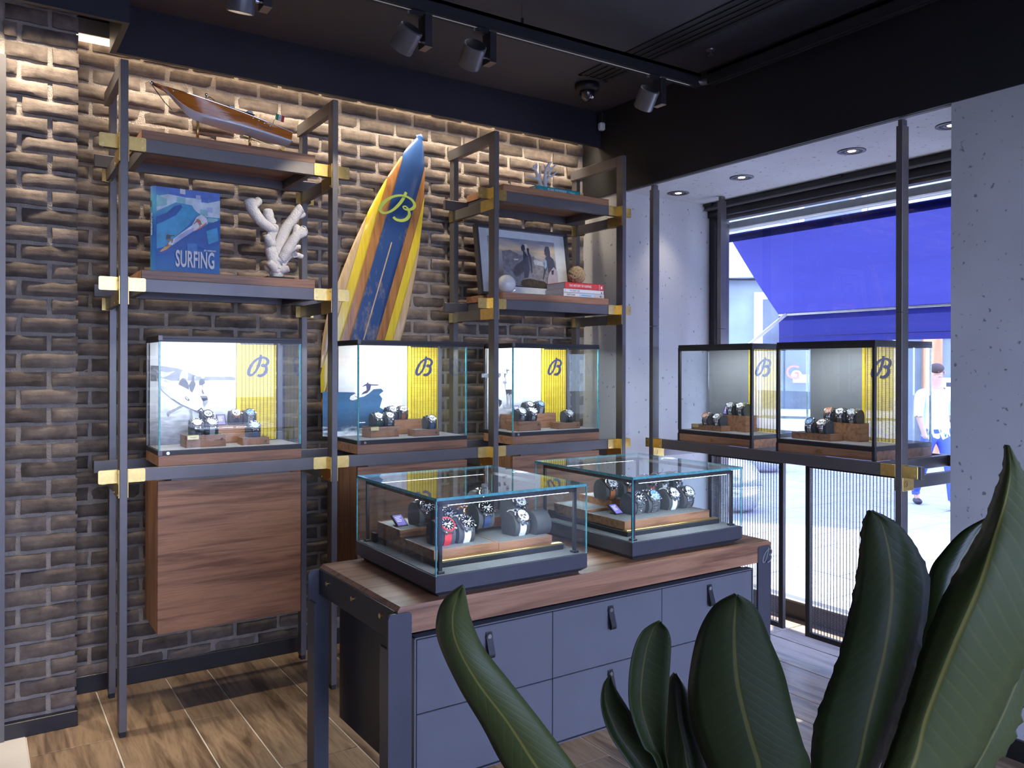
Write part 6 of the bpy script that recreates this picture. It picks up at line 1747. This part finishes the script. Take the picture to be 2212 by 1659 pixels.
# ---- passer-by, seen small through the window
def person(label, loc, rz, shirt, trousers, h=1.45):
    t = thing('person', label, 'person', loc, rz); k = h / 1.75
    def body(name, vs, ed, rs, mat, root):
        me = bpy.data.meshes.new(name); me.from_pydata([Vector(v) * k for v in vs], ed, [])
        o = bpy.data.objects.new(name, me); COL.objects.link(o)
        o.modifiers.new('s', 'SKIN'); 
        for i, r in enumerate(rs): me.skin_vertices[0].data[i].radius = (r * k, r * k * .85)
        me.skin_vertices[0].data[root].use_root = True
        sb = o.modifiers.new('b', 'SUBSURF'); sb.levels = 2; sb.render_levels = 2
        dg = bpy.context.evaluated_depsgraph_get(); m2 = bpy.data.meshes.new_from_object(o.evaluated_get(dg)); m2.name = name
        bpy.data.objects.remove(o)
        m2.materials.clear(); m2.materials.append(mat)
        for p in m2.polygons: p.use_smooth = True
        return link(name, m2, t)
    skin = plain('skin', (.46, .27, .19), .6, 0, .06, 20)
    # whole body in one skin: pelvis, spine, neck, head, legs mid-stride, arms
    vs = [(0, 0, .93), (0, .01, 1.12), (0, .0, 1.33), (0, -.01, 1.46), (0, -.03, 1.53), (0, -.035, 1.64),
          (.09, 0, .88), (.10, -.14, .50), (.10, -.20, .10), (.10, -.31, .045),
          (-.09, 0, .88), (-.10, .12, .50), (-.10, .32, .15), (-.10, .24, .05),
          (.19, 0, 1.40), (.25, .10, 1.13), (.24, .00, .90), (.235, -.03, .82),
          (-.19, 0, 1.40), (-.25, -.08, 1.13), (-.24, -.20, .93), (-.235, -.24, .86)]
    ed = [(0, 1), (1, 2), (2, 3), (3, 4), (4, 5), (0, 6), (6, 7), (7, 8), (8, 9), (0, 10), (10, 11), (11, 12), (12, 13), (2, 14), (14, 15), (15, 16), (16, 17), (2, 18), (18, 19), (19, 20), (20, 21)]
    rs = [.13, .125, .14, .06, .055, .09, .095, .06, .042, .035, .095, .06, .042, .035, .06, .042, .032, .035, .06, .042, .032, .035]
    o = body('body', vs, ed, rs, skin, 0)
    # clothes as offset shells of the same body
    for nm, z0, z1, mat, arms in (('shirt', .86 * k, 1.45 * k, shirt, True), ('trousers', .12 * k, .97 * k, trousers, False)):
        bm = bmesh.new(); bm.from_mesh(o.data)
        kill = [f for f in bm.faces if not (z0 < f.calc_center_median().z < z1) or (not arms and abs(f.calc_center_median().x) > .205 * k) or (arms and abs(f.calc_center_median().x) > .19 * k and f.calc_center_median().z < 1.12 * k)]
        bmesh.ops.delete(bm, geom=kill, context='FACES'); bm.normal_update()
        for v in bm.verts: v.co += v.normal * .012
        me = bpy.data.meshes.new(nm); bm.to_mesh(me); bm.free(); me.materials.clear(); me.materials.append(mat); link(nm, me, t)
    hair = MB().use(plain('dark_hair', (.06, .04, .03), .8)).ball((0, -.010 * k, 1.70 * k), .088 * k, 14, 9, (.95, 1.05, .72)); obj('hair', hair, None, t, smooth=True)
    fc = MB().use(plain('face_detail', (.10, .05, .04), .6))
    for s in (-1, 1): fc.ball((s * .030 * k, -.118 * k, 1.655 * k), .008 * k, 8, 6)
    fc.box(-.022 * k, .022 * k, -.120 * k, -.108 * k, 1.594 * k, 1.600 * k)
    fc.use(skin).ball((0, -.122 * k, 1.628 * k), .013 * k, 8, 6)
    for s in (-1, 1): fc.ball((s * .086 * k, -.03 * k, 1.645 * k), .018 * k, 8, 6, (.5, 1, 1.3))
    obj('face', fc, None, t, smooth=True)
    sh = MB().use(M['leather']).ball((.10 * k, -.27 * k, .03 * k), .05 * k, 10, 6, (.8, 2.2, .8)).ball((-.10 * k, .26 * k, .04 * k), .05 * k, 10, 6, (.8, 2.2, .8)); obj('shoe', sh, None, t, smooth=True)
    return t


p = at_d(2022, 900, 8.2)
person('person in a pale blue shirt and blue trousers walking past outside', (p.x, p.y, -.02), math.radians(-35), plain('pale_blue_shirt', (.60, .72, .80), .8), plain('blue_trousers', (.05, .09, .45), .8))

# ================================================================ foreground plant
def leaf_mat(name, face, back, shine=.34):
    m, t, b = _new(name)
    ge = t.nodes.new('ShaderNodeNewGeometry'); uv = t.nodes.new('ShaderNodeUVMap')
    sp = t.nodes.new('ShaderNodeSeparateXYZ'); t.links.new(uv.outputs[0], sp.inputs[0])
    # side veins: run from the midrib obliquely to the margin
    ab = t.nodes.new('ShaderNodeMath'); ab.operation = 'ABSOLUTE'; sb = t.nodes.new('ShaderNodeMath'); sb.operation = 'SUBTRACT'; sb.inputs[1].default_value = .5
    t.links.new(sp.outputs[0], sb.inputs[0]); t.links.new(sb.outputs[0], ab.inputs[0])
    ml = t.nodes.new('ShaderNodeMath'); ml.operation = 'MULTIPLY_ADD'; ml.inputs[1].default_value = -.55; t.links.new(ab.outputs[0], ml.inputs[0]); t.links.new(sp.outputs[1], ml.inputs[2])
    wv = t.nodes.new('ShaderNodeTexWave'); wv.inputs['Scale'].default_value = 3.6; wv.inputs['Distortion'].default_value = .6; wv.bands_direction = 'X'
    cx = t.nodes.new('ShaderNodeCombineXYZ'); t.links.new(ml.outputs[0], cx.inputs[0]); t.links.new(cx.outputs[0], wv.inputs['Vector'])
    pw = t.nodes.new('ShaderNodeMath'); pw.operation = 'POWER'; pw.inputs[1].default_value = 9; t.links.new(wv.outputs['Fac'], pw.inputs[0])
    mid = t.nodes.new('ShaderNodeMapRange'); mid.inputs[1].default_value = .012; mid.inputs[2].default_value = .03; mid.inputs[3].default_value = 1; mid.inputs[4].default_value = 0; t.links.new(ab.outputs[0], mid.inputs[0])
    mxv = t.nodes.new('ShaderNodeMath'); mxv.operation = 'MAXIMUM'; m3 = t.nodes.new('ShaderNodeMath'); m3.operation = 'MULTIPLY'; m3.inputs[1].default_value = .12; t.links.new(pw.outputs[0], m3.inputs[0])
    t.links.new(m3.outputs[0], mxv.inputs[0]); t.links.new(mid.outputs[0], mxv.inputs[1])
    c0 = t.nodes.new('ShaderNodeMix'); c0.data_type = 'RGBA'; c0.inputs[6].default_value = (*face, 1); c0.inputs[7].default_value = (*back, 1); t.links.new(ge.outputs['Backfacing'], c0.inputs[0])
    c1_ = t.nodes.new('ShaderNodeMix'); c1_.data_type = 'RGBA'; c1_.inputs[7].default_value = (face[0] * 2.4 + .03, face[1] * 1.8 + .02, face[2] * 1.5 + .005, 1)
    t.links.new(mxv.outputs[0], c1_.inputs[0]); t.links.new(c0.outputs[2], c1_.inputs[6])
    t.links.new(c1_.outputs[2], b.inputs['Base Color']); setp(b, Roughness=shine)
    bp = t.nodes.new('ShaderNodeBump'); bp.inputs['Strength'].default_value = .16; bp.inputs['Distance'].default_value = .005; bp.invert = True
    t.links.new(mxv.outputs[0], bp.inputs['Height']); t.links.new(bp.outputs[0], b.inputs['Normal'])
    # light passing through the blade
    ou = t.nodes['Material Output']; tl = t.nodes.new('ShaderNodeBsdfTranslucent'); tl.inputs[0].default_value = (face[0] * 2.2 + .02, face[1] * 2.4 + .03, face[2] * .8, 1)
    ms = t.nodes.new('ShaderNodeMixShader'); ms.inputs[0].default_value = .22
    t.links.new(b.outputs[0], ms.inputs[1]); t.links.new(tl.outputs[0], ms.inputs[2]); t.links.new(ms.outputs[0], ou.inputs[0])
    return m


LD = leaf_mat('dark_green_leaf', (.015, .024, .005), (.035, .048, .013))
LY = leaf_mat('olive_green_leaf', (.048, .062, .014), (.08, .10, .03), .42)
stemm = plain('leaf_stalk', (.10, .12, .03), .5)
pc = at_d(1585, 1659, .92); pot = Vector((pc.x, pc.y, 0))
t = thing('potted_plant', 'large potted plant with broad upright dark green leaves in the foreground', 'plant', (pot.x, pot.y, 0))
obj('pot', MB().use(plain('grey_pot', (.10, .10, .11), .6)).lathe([(.15, 0), (.17, .02), (.20, .36), (.205, .38), (.19, .385), (.185, .34)], 36), None, t, smooth=True)
obj('soil', MB().use(plain('potting_soil', (.05, .035, .025), .95, 0, .3, 60, .6)).lathe([(.001, .335), (.186, .34), (.184, .33)], 24), None, t)


def leaf(st, mat, d0, d1, fold=.02, curl=.0, label=None, wav=0.0, cols=9):
    """st: stations from tip to base, each (Lx,Ly, Mx,My, Rx,Ry) picture points; d0/d1 distance at tip/base; fold: how far the margins stand off the midrib (m)"""
    n = len(st); key = []
    for i, s in enumerate(st):
        u = i / (n - 1); dd = d0 + (d1 - d0) * u - curl * math.sin(PI * u)
        key.append((at_d(s[0], s[1], dd + fold * (min(1, u * 3))), at_d(s[2], s[3], dd), at_d(s[4], s[5], dd + fold * (min(1, u * 3)) * .9)))
    Lc, Mc, Rc = (catmull([k[j] for k in key], 7) for j in range(3))
    rows = []; uvs = []
    for i, (l, m_, r) in enumerate(zip(Lc, Mc, Rc)):
        row = []
        for j in range(cols):
            q = j / (cols - 1) * 2 - 1
            a = abs(q); e = l if q < 0 else r
            p = m_.lerp(e, a); bulge = (a - a * a) * fold * .9
            p = p - _F * bulge
            if wav and a > .8: p += _F * math.sin(i * 1.7 + q) * wav + _R * (q * math.sin(i * 2.3) * wav * .5)
            row.append(p - pot)
            uvs.append((j / (cols - 1), i / (len(Lc) - 1) * 2.2))
        rows.append(row)
    b = MB().use(mat).grid(rows)
    me = bpy.data.meshes.new('leaf')
    b.bm.normal_update(); uvl = b.bm.loops.layers.uv.new('UVMap'); b.bm.verts.ensure_lookup_table(); b.bm.verts.index_update()
    for f in b.bm.faces:
        for lp in f.loops: lp[uvl].uv = uvs[lp.vert.index]
    b.bm.to_mesh(me); b.bm.free(); me.materials.append(mat)
    for p in me.polygons: p.use_smooth = True
    o = link('leaf', me, t)
    sd = o.modifiers.new('thick', 'SOLIDIFY'); sd.thickness = .0008
    # stalk down to the soil
    e = Mc[-1] - pot; root = Vector((e.x * .12, e.y * .12, .335))
    mid_ = e.lerp(root, .5) + Vector((e.x * .10, e.y * .10, .0))
    obj('stalk', MB().use(stemm).tube(catmull([e + (Mc[-2] - Mc[-1]) * .5, e, mid_, root], 5), .006, 8), None, o, smooth=True)
    return o


leaf([(1000, 1263, 1001, 1264, 1002, 1266), (966, 1288, 988, 1288, 1008, 1298), (946, 1326, 978, 1336, 1018, 1340), (947, 1383, 988, 1392, 1046, 1402), (990, 1480, 1030, 1470, 1106, 1478), (1042, 1568, 1095, 1556, 1172, 1562), (1094, 1664, 1160, 1655, 1248, 1664), (1190, 1800, 1260, 1800, 1350, 1810), (1400, 2010, 1430, 2010, 1460, 2010)], LY, .74, .84, .016, .02)
leaf([(1318, 1458, 1319, 1459, 1320, 1460), (1302, 1480, 1308, 1484, 1328, 1482), (1298, 1528, 1312, 1532, 1356, 1528), (1318, 1590, 1340, 1592, 1396, 1592), (1366, 1664, 1392, 1664, 1440, 1664), (1440, 1790, 1462, 1790, 1492, 1790), (1530, 1990, 1540, 1990, 1550, 1990)], LD, .86, .90, -.012, .0)
leaf([(1424, 1341, 1426, 1342, 1430, 1345), (1388, 1362, 1412, 1356, 1444, 1362), (1366, 1410, 1394, 1410, 1450, 1390), (1357, 1480, 1384, 1490, 1447, 1452), (1362, 1540, 1388, 1540, 1442, 1530), (1388, 1612, 1412, 1612, 1438, 1612), (1424, 1672, 1436, 1672, 1448, 1672), (1500, 1990, 1510, 1990, 1520, 1990)], LD, .82, .88, -.014, .0)
leaf([(1456, 1452, 1458, 1453, 1460, 1454), (1440, 1480, 1462, 1482, 1484, 1492), (1436, 1545, 1466, 1548, 1506, 1560), (1436, 1600, 1478, 1605, 1520, 1620), (1440, 1664, 1488, 1664, 1530, 1664), (1480, 1790, 1520, 1790, 1555, 1790), (1540, 1990, 1550, 1990, 1560, 1990)], LD, .90, .93, .018, .0)
leaf([(1588, 1282, 1590, 1283, 1592, 1284), (1542, 1308, 1588, 1312, 1632, 1312), (1508, 1368, 1586, 1372, 1664, 1384), (1490, 1450, 1590, 1452, 1692, 1452), (1487, 1510, 1602, 1518, 1712, 1532), (1500, 1586, 1622, 1592, 1734, 1606), (1530, 1664, 1642, 1664, 1750, 1664), (1580, 1800, 1660, 1800, 1720, 1800), (1640, 2000, 1650, 2000, 1660, 2000)], LD, .80, .88, .022, .0)
leaf([(1876, 1101, 1880, 1102, 1884, 1103), (1862, 1134, 1904, 1130, 1936, 1130), (1854, 1210, 1922, 1206, 1980, 1184), (1840, 1296, 1926, 1292, 2008, 1262), (1816, 1400, 1912, 1396, 1988, 1396), (1786, 1486, 1892, 1484, 1958, 1500), (1758, 1566, 1872, 1568, 1926, 1590), (1750, 1664, 1850, 1664, 1896, 1664), (1740, 1830, 1790, 1830, 1820, 1830), (1690, 2030, 1700, 2030, 1710, 2030)], LD, .84, .92, .020, .0, wav=.0012)
leaf([(2128, 1120, 2132, 1121, 2136, 1122), (2078, 1148, 2108, 1152, 2136, 1164), (2036, 1192, 2076, 1206, 2112, 1234), (2008, 1236, 2050, 1262, 2090, 1304), (1992, 1330, 2030, 1342, 2062, 1372), (1960, 1470, 1990, 1470, 2020, 1470), (1900, 1664, 1920, 1664, 1940, 1664), (1760, 2010, 1770, 2010, 1780, 2010)], LD, 1.02, 1.0, .014, .0)
leaf([(2170, 960, 2172, 961, 2175, 963), (2166, 1010, 2180, 1016, 2204, 1008), (2146, 1070, 2170, 1082, 2236, 1070), (2120, 1140, 2148, 1156, 2262, 1180), (2078, 1214, 2112, 1268, 2252, 1330), (2032, 1300, 2062, 1384, 2222, 1420), (1986, 1420, 2026, 1474, 2180, 1500), (1950, 1540, 1996, 1556, 2136, 1590), (1906, 1664, 1966, 1664, 2092, 1664), (1840, 1850, 1870, 1850, 1910, 1850), (1740, 2030, 1750, 2030, 1760, 2030)], LY, .78, .88, .024, .0, wav=.001)
leaf([(2222, 1330, 2226, 1332, 2230, 1335), (2180, 1420, 2212, 1424, 2240, 1420), (2140, 1520, 2178, 1516, 2214, 1520), (2104, 1600, 2140, 1596, 2188, 1600), (2070, 1668, 2100, 1668, 2140, 1668), (1960, 1850, 1985, 1850, 2010, 1850), (1780, 2040, 1790, 2040, 1800, 2040)], LY, .94, .97, .012, .0, wav=.003)
